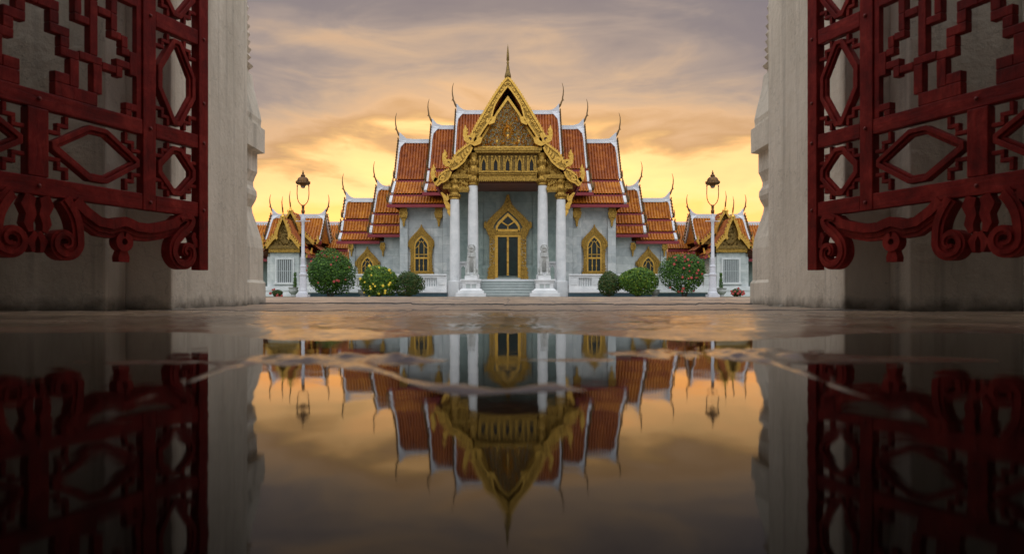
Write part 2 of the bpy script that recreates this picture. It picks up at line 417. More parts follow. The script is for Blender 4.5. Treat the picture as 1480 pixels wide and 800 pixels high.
# ================================================================== the ground
PX = .56
STEPS = ((6.5, .005), (10.1, .017), (17.5, .009))
def wave(x, y):
    """wander of the slab rows"""
    k = min(1, max(0, (y-5)/3))
    return k*(.30*mnoise.noise((x*.33, y*.05, 2.2)) + .05*mnoise.noise((x*2.1, y*.1, 6.2)))
def gate_h(x, y, yr=None):
    """height of the wet pavement above the puddle level; yr: the row before its wander"""
    if yr is None: yr = y
    n1 = mnoise.noise((x*.9, y*.55, 1.7)); n2 = mnoise.noise((x*3.1, y*2.0, 5.2)); n3 = mnoise.noise((x*13, y*8, 9.4)); n4 = mnoise.noise((x*31, y*17, 2.4))
    ysh = 2.85 - .40*math.exp(-((x+.66)/.42)**2) - .34*math.exp(-((x-.80)/.42)**2) + .20*n1 + .15*n2 + .05*n3
    s = min(1, max(0, (y - ysh + .40)/.60)); s = s*s*(3-2*s)
    near = min(1, max(0, (y-1.05)/.35))
    bay = math.exp(-((abs(x)-.72)/.36)**2)*math.exp(-((y-ysh-.12)/.22)**2)
    h = -.016 + .0095*near + .0125*s + .015*bay + .0022*n1 + .0016*n2 + (.0014*n3 + .0014*n4 + .0018*n2)*near + s*(.0024*n3 + .0012*n4 + .0020*n2)
    # slabs: each one a little tilted, sunk joints between
    if y > 2.6:
        row = math.floor(yr/1.15)
        xx = x + (row % 2)*.8 + .35*mnoise.noise((row*3.3, 0, 0)); cl = math.floor(xx/1.6)
        fx = xx/1.6 - cl; fy = yr/1.15 - row
        k = mnoise.cell((row*1.7+.3, cl*2.3+.7, 4.4))
        k2 = mnoise.cell((row*2.7+.3, cl*1.3+.7, 8.4))
        amp = min(1, (y-2.6)/1.2)
        h += amp*(.0085*mnoise.cell((row*5.3+.2, math.floor((x+.7*row)/4.2)+.3, 1.2)))
        h += amp*(.003*k + (.016+.008*k2)*(fy-.5) + .006*k*(fx-.5))
        jd = min(fx*1.6, (1-fx)*1.6, fy*1.15, (1-fy)*1.15)
        if jd < .03: h -= amp*.009*(1 - jd/.03)
    for ys_, dh in STEPS:
        if yr > ys_: h += dh
    # islands and raised slab edges in the water
    def sg(cx, cy, rx, ry, a): return a*math.exp(-(((x-cx)/rx)**2)**1.6 - (((y-cy)/ry)**2)**1.5)
    w = n2 + .5*n3
    h += sg(-.42, 1.61, .24, .135, .0130)*(1+.6*w+.7*n4) + sg(.52, 1.78, .27, .22, .0130)*(1+.6*w+.7*n4)
    h += sg(-.10, 1.60, .34, .05, .0075)*(1+.8*w) + sg(.95, 1.62, .3, .06, .0078)*(1+.6*w) + sg(-.95, 1.55, .3, .05, .0075)*(1+.6*w)
    ex = PX + .03*math.sin(y*5) + .008*n3
    lo = min(1, max(0, (y-.72)/.3))*min(1, max(0, (1.75-y)/.3))
    h += lo*(.0185-.0085*near)*math.exp(-((abs(x)-ex)/(.024+.010*n2))**2)*(1.12+.55*mnoise.noise((y*5.3, x, 7.7))+.25*n3)
    dl = y - (1.10 - .62*x + .9*x*x + .07*math.sin(x*17) + .03*n3)
    if -.42 < x < .26:
        h += (.0205-.0090*near)*math.exp(-(dl/.06)**2)*(1 - ((x+.08)/.34)**4)*(1.05+.75*mnoise.noise((x*9.0, y*2, 3.3))+.3*n3)
    return h

def build_pavement():
    ys = [-9, -6, -3, -1.5, -.6, -.1]
    y = .22
    while y < 44:
        ys.append(y); y *= 1.0068 if y < 6 else (1.0088 if y < 14 else 1.02)
    JR = [1.15*k for k in range(3, 38)]
    for yj in JR:
        ys = [q for q in ys if abs(q-yj) > .05] + [yj-.04, yj-.011, yj+.011, yj+.04]
    for ys_, dh in STEPS:
        ys = [q for q in ys if abs(q-ys_) > .02] + [ys_-.006, ys_+.006]
    ys.sort(); ys.append(44.0)
    NU = 540; V = []; F = []; J = []
    for y in ys:
        dj = 1.0 if any(abs(y-yj) < .02 for yj in JR) or any(abs(y-q[0]) < .01 for q in STEPS) else 0.0
        wd = 7 + .75*max(0, y)
        for i in range(NU+1):
            u = 2*i/NU - 1
            x = math.copysign(abs(u)**2.3, u)*wd
            ya = y + (wave(x, y) if y < 40 else 0)
            V.append((x, ya, gate_h(x, ya, y) if y > 0 else -.016)); J.append(dj)
    n = NU+1
    for j in range(len(ys)-1):
        for i in range(NU):
            F.append((j*n+i, j*n+i+1, (j+1)*n+i+1, (j+1)*n+i))
    b = MB(); b.v = [Vector(p) for p in V]; b.f = F
    m = mat('wet_pavement', (.10,.085,.07), .35)
    nt = m.node_tree; bs = nt.nodes['Principled BSDF']; L = nt.links
    tcn = nt.nodes.new('ShaderNodeTexCoord')
    n1 = nt.nodes.new('ShaderNodeTexNoise'); n1.inputs['Scale'].default_value = 1.3; n1.inputs['Detail'].default_value = 10; n1.inputs['Roughness'].default_value = .66; L.new(tcn.outputs['Object'], n1.inputs['Vector'])
    r = nt.nodes.new('ShaderNodeValToRGB'); L.new(n1.outputs[0], r.inputs[0])
    r.color_ramp.elements[0].position = .33; r.color_ramp.elements[1].position = .66
    r.color_ramp.elements[0].color = (.085,.055,.036,1); r.color_ramp.elements[1].color = (.46,.315,.20,1)
    br = nt.nodes.new('ShaderNodeTexBrick'); mp = nt.nodes.new('ShaderNodeMapping'); L.new(tcn.outputs['Object'], mp.inputs[0]); L.new(mp.outputs[0], br.inputs['Vector'])
    br.inputs['Scale'].default_value = 1; br.inputs['Brick Width'].default_value = 1.6; br.inputs['Row Height'].default_value = 1.15; br.inputs['Mortar Size'].default_value = .03; br.inputs['Mortar Smooth'].default_value = .5
    br.inputs['Color1'].default_value = (.8,.8,.8,1); br.inputs['Color2'].default_value = (1.1,1.08,1.05,1); br.inputs['Mortar'].default_value = (.3,.28,.26,1)
    mx = nt.nodes.new('ShaderNodeMix'); mx.data_type = 'RGBA'; mx.blend_type = 'MULTIPLY'; mx.inputs[0].default_value = 1
    L.new(r.outputs[0], mx.inputs[6]); L.new(br.outputs[0], mx.inputs[7]); L.new(mx.outputs[2], bs.inputs['Base Color']); bs.inputs['IOR'].default_value = 2.1
    n2 = nt.nodes.new('ShaderNodeTexNoise'); n2.inputs['Scale'].default_value = 1.7; n2.inputs['Detail'].default_value = 6; L.new(tcn.outputs['Object'], n2.inputs['Vector'])
    rr = nt.nodes.new('ShaderNodeMapRange'); L.new(n2.outputs[0], rr.inputs[0]); rr.inputs[1].default_value = .35; rr.inputs[2].default_value = .65; rr.inputs[3].default_value = .09; rr.inputs[4].default_value = .28
    L.new(rr.outputs[0], bs.inputs['Roughness'])
    n3 = nt.nodes.new('ShaderNodeTexNoise'); n3.inputs['Scale'].default_value = 22; n3.inputs['Detail'].default_value = 6; L.new(tcn.outputs['Object'], n3.inputs['Vector'])
    bp = nt.nodes.new('ShaderNodeBump'); bp.inputs['Strength'].default_value = .22; bp.inputs['Distance'].default_value = .01
    L.new(n3.outputs[0], bp.inputs['Height']); L.new(bp.outputs[0], bs.inputs['Normal'])
    at = nt.nodes.new('ShaderNodeAttribute'); at.attribute_name = 'joint'
    dm = nt.nodes.new('ShaderNodeMix'); dm.data_type = 'RGBA'; L.new(at.outputs['Fac'], dm.inputs[0]); L.new(mx.outputs[2], dm.inputs[6]); dm.inputs[7].default_value = (.022,.018,.014,1)
    L.new(dm.outputs[2], bs.inputs['Base Color'])
    ra = nt.nodes.new('ShaderNodeMath'); ra.operation = 'MULTIPLY_ADD'; L.new(at.outputs['Fac'], ra.inputs[0]); ra.inputs[1].default_value = .6; 
    sy_ = nt.nodes.new('ShaderNodeSeparateXYZ'); L.new(tcn.outputs['Object'], sy_.inputs[0])      # drier away from the puddle
    dr = nt.nodes.new('ShaderNodeMapRange'); L.new(sy_.outputs[1], dr.inputs[0]); dr.inputs[1].default_value = 3.6; dr.inputs[2].default_value = 7.5; dr.inputs[3].default_value = 0; dr.inputs[4].default_value = .24
    da = nt.nodes.new('ShaderNodeMath'); da.operation = 'ADD'; L.new(rr.outputs[0], da.inputs[0]); L.new(dr.outputs[0], da.inputs[1])
    L.new(da.outputs[0], ra.inputs[2]); L.new(ra.outputs[0], bs.inputs['Roughness'])
    o = b.build('pavement', m, smooth=True)
    o.data.attributes.new('joint', 'FLOAT', 'POINT').data.foreach_set('value', J)
    tag(o, 'wet stone slab pavement leading from the gate to the temple', kind='structure')
build_pavement()

g = MB(); g.add([(-3000,-3000,-.08),(3000,-3000,-.08),(3000,3000,-.08),(-3000,3000,-.08)], [(0,1,2,3)])
tag(g.build('ground', mat('far_ground', (.09,.085,.06), .8, var=.3, scale=.05)), 'flat ground reaching to the horizon', kind='structure')

wat = MB(); wat.add([(-6,.02,0),(6,.02,0),(6,3.9,0),(-6,3.9,0)], [(0,1,2,3)])
M_WATER = mat('puddle_water', (.004,.0035,.003), .035, spec=.5, ior=1.17)
def ripple(m):
    nt = m.node_tree; b = nt.nodes['Principled BSDF']; L = nt.links
    tcn = nt.nodes.new('ShaderNodeTexCoord'); n = nt.nodes.new('ShaderNodeTexNoise'); n.inputs['Scale'].default_value = 9; n.inputs['Detail'].default_value = 3
    L.new(tcn.outputs['Object'], n.inputs['Vector'])
    bp = nt.nodes.new('ShaderNodeBump'); bp.inputs['Strength'].default_value = .05; bp.inputs['Distance'].default_value = .01
    L.new(n.outputs[0], bp.inputs['Height']); L.new(bp.outputs[0], b.inputs['Normal'])
ripple(M_WATER)
tag(wat.build('puddle', M_WATER), 'still dark rain puddle mirroring the temple and sunset', kind='structure')

# lawn and paved forecourt at the temple's foot
M_LAWN = mat('lawn_grass', (.035,.075,.015), .8, col2=(.07,.12,.025), scale=9, bump=.6, bscale=60)
for s in (-1, 1):
    b = MB(MIR if s > 0 else None)
    b.box(-46, X(516,45), 44.2, 68, -.07, .055)
    tag(b.build('lawn', M_LAWN), 'strip of short green grass beside the temple forecourt', kind='structure')
b = MB(); b.box(X(516,45)+.004, -X(516,45)-.004, 44.0, 68, -.07, .045)
tag(b.build('forecourt', mat('forecourt_stone', (.22,.19,.16), .5, var=.25, scale=1.2)), 'grey stone forecourt before the temple steps', kind='structure')
b = MB()
b.box(-44, 44, 43.6, 44.0, -.07, .065)
tag(b.build('kerb', mat('kerb_stone', (.25,.2,.15), .5, var=.25, scale=3)), 'low stone kerb edging the pavement before the temple', kind='structure')
M_YEL = mat('yellow_paint', (.62,.42,.10), .5, var=.15, scale=8)
for s in (-1, 1):
    b = MB(MIR if s > 0 else None)
    for y in (14.2,): b.box(-2.0, -1.82, y, y+2.9, .0, .036)
    tag(b.build('painted_line', M_YEL), 'worn yellow line painted on the wet pavement', kind='structure')

# ================================================================== gateway we look through
def gate_wall(s):
    MM = MIR if s > 0 else ID
    side = 'left' if s < 0 else 'right'
    root = empty('gate_wall', (s*4.5, 7.5, 0), 'pale plastered gate wall with stepped pier on the %s of the opening' % side, 'wall', 'gate walls')
    TOP = 5.4
    b = MB(MM)
    # jamb: its inner face opens slightly away from us
    pl = [(-3.245,6.67),(-3.42,9.1),(-9,9.1),(-9,6.67)]
    b.add([(x,y,-.06) for x,y in pl]+[(x,y,TOP) for x,y in pl], [(0,1,2,3),(7,6,5,4),(1,0,4,5),(2,1,5,6),(3,2,6,7),(0,3,7,4)])
    b.build('jamb', M_PLASTER, root, bevel=.025)
    b = MB(MM)
    b.box(-9, X(183,6.67), 6.32, 6.668, -.06, TOP)
    b.box(-9, X(8,6.25)-.15, 6.1, 6.318, -.06, TOP)
    b.build('pier', M_PLASTER, root, bevel=.02)
    b = MB(MM); b.box(-6.4, -6.1, -6, 6.098, -.06, TOP)  # added side wall out of view, put in to keep the gateway dark
    b.build('added_shade_wall', M_PLASTER, root)
    # moulded outer pier, its cornices and scrolls seen in profile against the sky
    prof = [(384,441),(384,409),(380.5,405),(380.5,360),(378,345),(373,330),(368,315),(365.5,308),(364,300),(366,296),(369.5,290),(371.5,284),(371,277),(366.5,270),(366,264),(369,256),(372,250),
            (372,223),(382.8,222),(383,188),(377.5,187),(377,181),(378,174),(375,160),(370.5,142),(367,128),(365.5,116),(364.5,109),(359.5,107),(359.5,101),(363,100),(366.5,96),(361.5,92),
            (358.5,88),(363.5,83),(359.5,78),(364,72),(358.5,68),(362.5,60),(358,57),(362,50),(358,44),(362,38),(357,34),(361,24),(356.5,20),(360,12),(356.5,5),(358,-10),(355,-16),(357,-40),(350,-50),(350,-90)]
    YB = 10.3
    pts = [(X(p,YB), max(-.06, Z(q,YB)) if q < 440 else -.06) for p, q in prof]
    pts += [(-9, pts[-1][1]), (-9, -.06)]
    b = MB(MM); b.prism(pts, 9.102, YB)
    b.build('moulded_pier', M_PLASTER, root, bevel=.004)
    # rough mortar at the foot
    b = MB(MM)
    for k in range(26):
        u = random.random(); y = 6.7+u*2.3; x = -3.25-.075*(y-6.67)
        b.blob((x+.01, y, .0), random.uniform(.02,.05), (random.uniform(.5,1),random.uniform(1,3),random.uniform(.3,.7)), 7, 5)
    b.build('foot_mortar', M_PLASTER, root, smooth=True)
    return root
for s in (-1, 1): gate_wall(s)
b = MB()  # added roof and back wall, unseen, keep the rear sky off the gate
b.box(-9, 9, -6, 4.7, 5.4, 5.75)
b.box(-9, 9, -6.4, -6.0, 3.2, 5.75)
for s in (-1, 1): b.box(s*2.7, s*9, -6.4, -6.0, -.06, 3.198)
tag(b.build('added_shade_roof', M_PLASTER), 'added plastered roof slab and back wall, unseen, shading the gateway', 'roof')

# ------------------------------------------------------------------ fretwork gate leaves
def spiral(cx, cz, r0, r1, a0, a1, n=22):
    return [(cx + (r0+(r1-r0)*i/(n-1))*math.cos(a0+(a1-a0)*i/(n-1)), cz + (r0+(r1-r0)*i/(n-1))*math.sin(a0+(a1-a0)*i/(n-1))) for i in range(n)]
HX, HY = X(300.5, 6.67), 6.67
DA = math.atan2(-.355, -.935)
def gate_door(s):
    side = 'left' if s < 0 else 'right'
    d = Vector((-.355, -.935, 0)).normalized(); nrm = Vector((d.y, -d.x, 0))   # nrm points to the wall
    if nrm.x > 0: nrm = -nrm
    # local x = along the leaf, local y = thickness away from us, local z = up
    L2W = Matrix(((d.x, nrm.x, 0, HX), (d.y, nrm.y, 0, HY), (0, 0, 1, 0), (0, 0, 0, 1)))
    MM = (MIR if s > 0 else ID) @ L2W
    base = MM @ Vector((0,0,.4))
    root = empty('gate_door', tuple(base), 'dark red openwork wooden gate leaf swung open on the %s' % side, 'gate', 'red gate leaves')
    T = .085; C = 1.65; WTOT = 3.3; ZT = 4.6
    def st(name, x0, x1, z0, z1, m, y0=0, y1=T):
        q = MB(MM); q.box(x0, x1, y0, y1, z0, z1); return q.build(name, m, root, bevel=.007)
    # stiles and rails
    st('stile', 0, .115, .39, ZT, M_RED, -.008, T+.01)
    st('stile', .60, .735, .892, ZT, M_RED)
    st('stile', WTOT-.115, WTOT, .39, ZT, M_RED, -.008, T+.01)
    st('stile', WTOT-.735, WTOT-.60, .892, ZT, M_RED)
    st('stile', 1.57, 1.73, 1.032, 1.538, M_RED)
    for a, c in ((.117,.598),(.737,WTOT-.737),(WTOT-.598,WTOT-.117)):
        st('rail', a, c, .892, 1.03, M_REDH, .003, T-.003)
        st('rail', a, c, 1.54, 1.67, M_REDH, .003, T-.003)
        st('rail', a, c, ZT-.16, ZT, M_REDH, .003, T-.003)
    for zz in (2.52, 3.38):
        st('rail', .117, .598, zz, zz+.14, M_REDH, .003, T-.003)
        st('rail', WTOT-.598, WTOT-.117, zz, zz+.14, M_REDH, .003, T-.003)
    # panels: a many-sided ring in a stepped fret
    def loop(cx, cz, hx, hz, kx, kz, sc):
        # flat-ended diamond: kx half width of its top, kz half height of its side
        p = [(-kx,hz),(kx,hz),(hx,kz),(hx,-kz),(kx,-hz),(-kx,-hz),(-hx,-kz),(-hx,kz)]
        return p
    def off(p, dlt, cx, cz):
        n = len(p); out = []
        for i in range(n):
            a = Vector(p[i-1]); c = Vector(p[i]); e = Vector(p[(i+1) % n])
            d1 = (c-a).normalized(); d2 = (e-c).normalized()
            n1 = Vector((d1.y,-d1.x)); n2 = Vector((d2.y,-d2.x)); m = (n1+n2).normalized()
            k = dlt/max(.35, m.dot(n1))
            q = c - m*k
            out.append((q.x+cx, q.y+cz))
        return out
    def panel(x0, x1, z0, z1, kx, kz, fret=.055, two=False):
        cx, cz = (x0+x1)/2, (z0+z1)/2; hx, hz = (x1-x0)/2-.018, (z1-z0)/2-.022
        q = MB(MM)
        p = loop(cx,cz,hx,hz,kx,kz,1)[::-1]
        if sum(p[i][0]*p[(i+1)%8][1]-p[(i+1)%8][0]*p[i][1] for i in range(8)) > 0: p = p
        def ringat(o0, o1, ya, yb):
            A = off(p, o0, cx, cz); B = off(p, o1, cx, cz)
            q.strip(A, B, ya, yb, closed=True)
        sg = 1
        A = off(p, .03, cx, cz)
        if abs(A[0][1]-cz) > abs(p[0][1]): sg = -1
        ringat(0, sg*.040, .006, T-.006)
        ringat(sg*.0405, sg*.066, .024, T-.018)
        # stepped corners
        for ax in (-1, 1):
            for az in (-1, 1):
                ex, ez = cx+ax*(x1-x0)/2, cz+az*(z1-z0)/2
                w = min((x1-x0),(z1-z0)); f1 = w*.26; f2 = w*.13; t = .032
                def bar(a0, a1, c0, c1): q.box(ex-ax*a0, ex-ax*a1, .018, T-.018, ez-az*c0, ez-az*c1)
                bar(f1, f1+t, 0, f2); bar(f2, f1+t, f2, f2+t); bar(f2, f2+t, f2+t, f1); bar(0, f2+t, f1, f1+t)
        return q.build('fret_panel', M_RED, root, bevel=.005)
    def both(x0, x1, z0, z1, kx, kz):
        panel(x0, x1, z0, z1, kx, kz); panel(WTOT-x1, WTOT-x0, z0, z1, kx, kz)
    both(.125, .59, 1.04, 1.53, .05, .05)
    both(.125, .59, 1.68, 2.51, .045, .10)
    both(.125, .59, 2.67, 3.37, .045, .10)
    both(.125, .59, 3.53, 4.42, .045, .10)
    both(.745, 1.56, 1.04, 1.53, .08, .03)
    # the big stepped lattice over the middle
    q = MB(MM)
    def bar2(x0, x1, z0, z1, ya=.008, yb=T-.008):
        for f in (0, 1):
            a, c = (x0, x1) if not f else (2*C-x1, 2*C-x0)
            q.box(a, c, ya, yb, z0, z1)
    w = .075
    bar2(.737, .79, 1.672, 4.43, .015, T-.015)
    bar2(1.16, 1.52, 1.672, 1.775)                    # block on the rail
    bar2(1.40, 1.52, 1.777, 1.86)
    bar2(1.32, 1.398, 1.777, 1.99)                    # stair around the middle opening
    bar2(1.32, 1.475, 1.992, 2.06)
    bar2(1.40, 1.475, 2.062, 2.14)
    bar2(1.40, 1.56, 2.142, 2.215)
    bar2(1.485, 1.56, 2.217, 2.31)
    bar2(1.485, 1.649, 2.312, 2.39)
    bar2(1.12, 1.20, 1.777, 2.01)
    bar2(1.12, 1.318, 2.012, 2.075)
    bar2(1.16, 1.23, 2.077, 2.52)
    bar2(.792, .90, 1.72, 1.78)
    bar2(.84, .90, 1.672, 1.718)
    bar2(.792, .86, 2.02, 2.22)
    bar2(.862, .99, 2.06, 2.12); bar2(.93, .99, 1.97, 2.058); bar2(.992, 1.118, 1.99, 2.05)
    bar2(.862, .94, 2.17, 2.23); bar2(.88, .94, 2.232, 2.33); bar2(.942, 1.04, 2.28, 2.34)
    bar2(.98, 1.04, 2.342, 2.48); bar2(1.042, 1.158, 2.43, 2.49)
    bar2(1.232, 1.36, 2.30, 2.36); bar2(1.30, 1.36, 2.362, 2.60); bar2(1.362, 1.48, 2.54, 2.60)
    bar2(1.16, 1.22, 2.522, 2.9); bar2(1.222, 1.43, 2.70, 2.77); bar2(1.36, 1.43, 2.772, 3.0); bar2(1.432, 1.649, 2.93, 3.0)
    bar2(.98, 1.04, 2.482, 3.1); bar2(.792, .978, 2.62, 2.68); bar2(.86, .92, 2.682, 3.3); bar2(1.042, 1.158, 2.84, 2.9)
    for k in range(5):
        z = 3.1+.26*k; x = .86+.12*k
        bar2(x, x+.2, z, z+.06); bar2(x+.14, x+.2, z+.062, z+.258)
        bar2(x+.3, x+.5 if x+.5 < 1.64 else 1.64, z-.02, z+.04); 
    q.build('stepped_lattice', M_RED, root, bevel=.006)
    # scrolled apron under the bottom rail
    q = MB(MM)
    def rib2(pts, ws, ya, yb):
        q.ribbon(pts, ws, ya, yb)
        q.ribbon([(2*C-p[0], p[1]) for p in pts], ws, ya, yb)
    Ya, Yb = -.012, T+.005
    for dz, wd, ya in ((0, .040, Ya), (-.062, .019, .012), (-.098, .016, .022)):
        rib2([(1.36,.89+dz),(1.27,.815+dz),(1.15,.745+dz),(1.03,.735+dz),(.97,.758+dz),(.916,.770+dz),(.86,.758+dz),(.79,.735+dz),(.66,.735+dz),(.52,.765+dz),(.40,.80+dz*.9),(.33,.855+dz)], [wd]*12, ya, Yb)
    # end scroll beside the hinge stile
    def moulded(pts, ws):
        rib2(pts, ws, Ya, Yb); rib2(pts, [w_*.38 for w_ in ws], Ya-.012, Ya-.0005)
    def smooth(P, n=5):
        out = []
        for i in range(len(P)-1):
            p0, p1, p2, p3 = P[max(i-1,0)], P[i], P[i+1], P[min(i+2,len(P)-1)]
            for k in range(n):
                u = k/n
                out.append(tuple(.5*((2*b_)+(-a_+c_)*u+(2*a_-5*b_+4*c_-d_)*u*u+(-a_+3*b_-3*c_+d_)*u**3) for a_, b_, c_, d_ in zip(p0,p1,p2,p3)))
        return out+[P[-1]]
    P_ = smooth([(.34,.850),(.26,.872),(.205,.855),(.235,.79),(.33,.71),(.405,.62),(.415,.52),(.355,.445),(.265,.435),(.195,.50),(.20,.585),(.262,.607),(.295,.56),(.268,.525)])
    moulded(P_, [.034+.014*min(1, i/20)-.024*max(0, (i-30)/(len(P_)-31)) for i in range(len(P_))])
    rib2([(.13,.60),(.145,.66),(.165,.70),(.15,.74)], [.03,.03,.028,.015], .01, T)
    # little drop under the wave
    rib2(spiral(.916,.60,.055,.055,PI*.55,PI*2.45,18), .028, .0, T)
    for m_ in (.916, 2*C-.916): q.prism([(m_-.03,.535),(m_-.055,.47),(m_-.05,.43),(m_+.05,.43),(m_+.055,.47),(m_+.03,.535)], .01, T)
    # the big pair of scrolls in the middle
    P_ = smooth([(1.45,.888),(1.40,.82),(1.358,.73),(1.342,.64)], 4)+spiral(1.448,.555,.110,.028,PI*1.02,PI*3.75,34)
    moulded(P_, [.050-.002*i/12 for i in range(13)]+[.047-.027*i/33 for i in range(34)])
    rib2([(1.60,.888),(1.575,.82),(1.60,.75),(1.58,.68),(1.60,.62)], [.04,.05,.04,.035,.02], .005, T)
    rib2([(1.64,.62),(1.60,.55),(1.62,.47)], [.02,.03,.012], .008, T)
    q.build('scroll_apron', M_RED, root, bevel=.006)
    # bolts
    for x, z in ((.058,1.60),(.058,.96),(.665,1.605),(.665,.96),(.665,2.59),(.058,2.59),(1.65,.96),(1.65,1.605),(.058,1.98)):
        q = MB(MM); q.lathe(0, 0, [(.0,0),(.017,.0),(.013,.009),(0.004,.013)], 10)
        rot = Matrix.Rotation(R(90), 4, 'X')
        q.v = [MM @ (Matrix.Translation((x, -.0075, z)) @ (rot @ (MM.inverted() @ v))) for v in q.v]
        q.build('bolt', M_BOLT, root, smooth=True)
    # hinge straps tie the stile to the wall
    for z in (.62, 2.2, 3.9):
        q = MB(MM); q.box(.0, .09, T+.012, T+.09, z, z+.07); q.build('hinge_strap', M_BOLT, root)
for s in (-1, 1): gate_door(s)

# ================================================================== the temple hall
TH = empty('temple_hall', (0, 50, 0), 'white marble temple hall with tiered orange tile roofs and gold gabled portico', 'temple')

def corrugate(b, u0, u1, top, bot, mp, sp=.24, amp=.10, ny=5, sag=.05, flare=0.0):
    """ribbed tile sheet: u along the ridge, (v,z) down the slope; mp(u,v,z)->xyz"""
    n = max(2, int(abs(u1-u0)/sp)); per = 4
    dv, dz = bot[0]-top[0], bot[1]-top[1]; l = math.hypot(dv, dz); nv, nz = -dz/l, dv/l
    if nz < 0: nv, nz = -nv, -nz
    sh = (0, .85, 1, .85)
    V = []; F = []
    N = n*per
    for j in range(ny+1):
        t = j/ny; sg = -sag*math.sin(PI*t)*l
        for i in range(N+1):
            fl = flare*t*(2*i/N-1)
            u = u0+(u1-u0)*i/N + fl
            o = sg + amp*sh[i % per]
            V.append(mp(u, top[0]+dv*t+nv*o, top[1]+dz*t+nz*o))
    m = N+1
    p = [Vector(V[k]) for k in (0, 1, m+1)]
    up = (p[1]-p[0]).cross(p[2]-p[0]).z > 0
    for j in range(ny):
        for i in range(N):
            q = (j*m+i, j*m+i+1, (j+1)*m+i+1, (j+1)*m+i)
            F.append(q if up else q[::-1])
    b.add(V, F)

def chofa(b, x, y, z, h, dirx, r=.062, lean=.55):
    """slender horned roof finial curving up and out"""
    P = [(0,0),(.10,.10),(.17,.22),(.24,.30),(.235,.38),(.27,.50),(.29,.66),(.275,.82),(.215,.97),(.19,1.0)]
    W_ = [1.6,1.4,1.15,1.25,.95,.85,.7,.5,.3,.15]
    b.tube([(x+dirx*p[0]*h*lean*1.2, y, z+p[1]*h) for p in P], [r*w for w in W_], 8)
    k = P[3]; b.tube([(x+dirx*k[0]*h*lean*1.2, y, z+k[1]*h), (x+dirx*(k[0]+.10)*h*lean*1.2, y, z+(k[1]-.03)*h)], [r*.8, r*.2], 6)

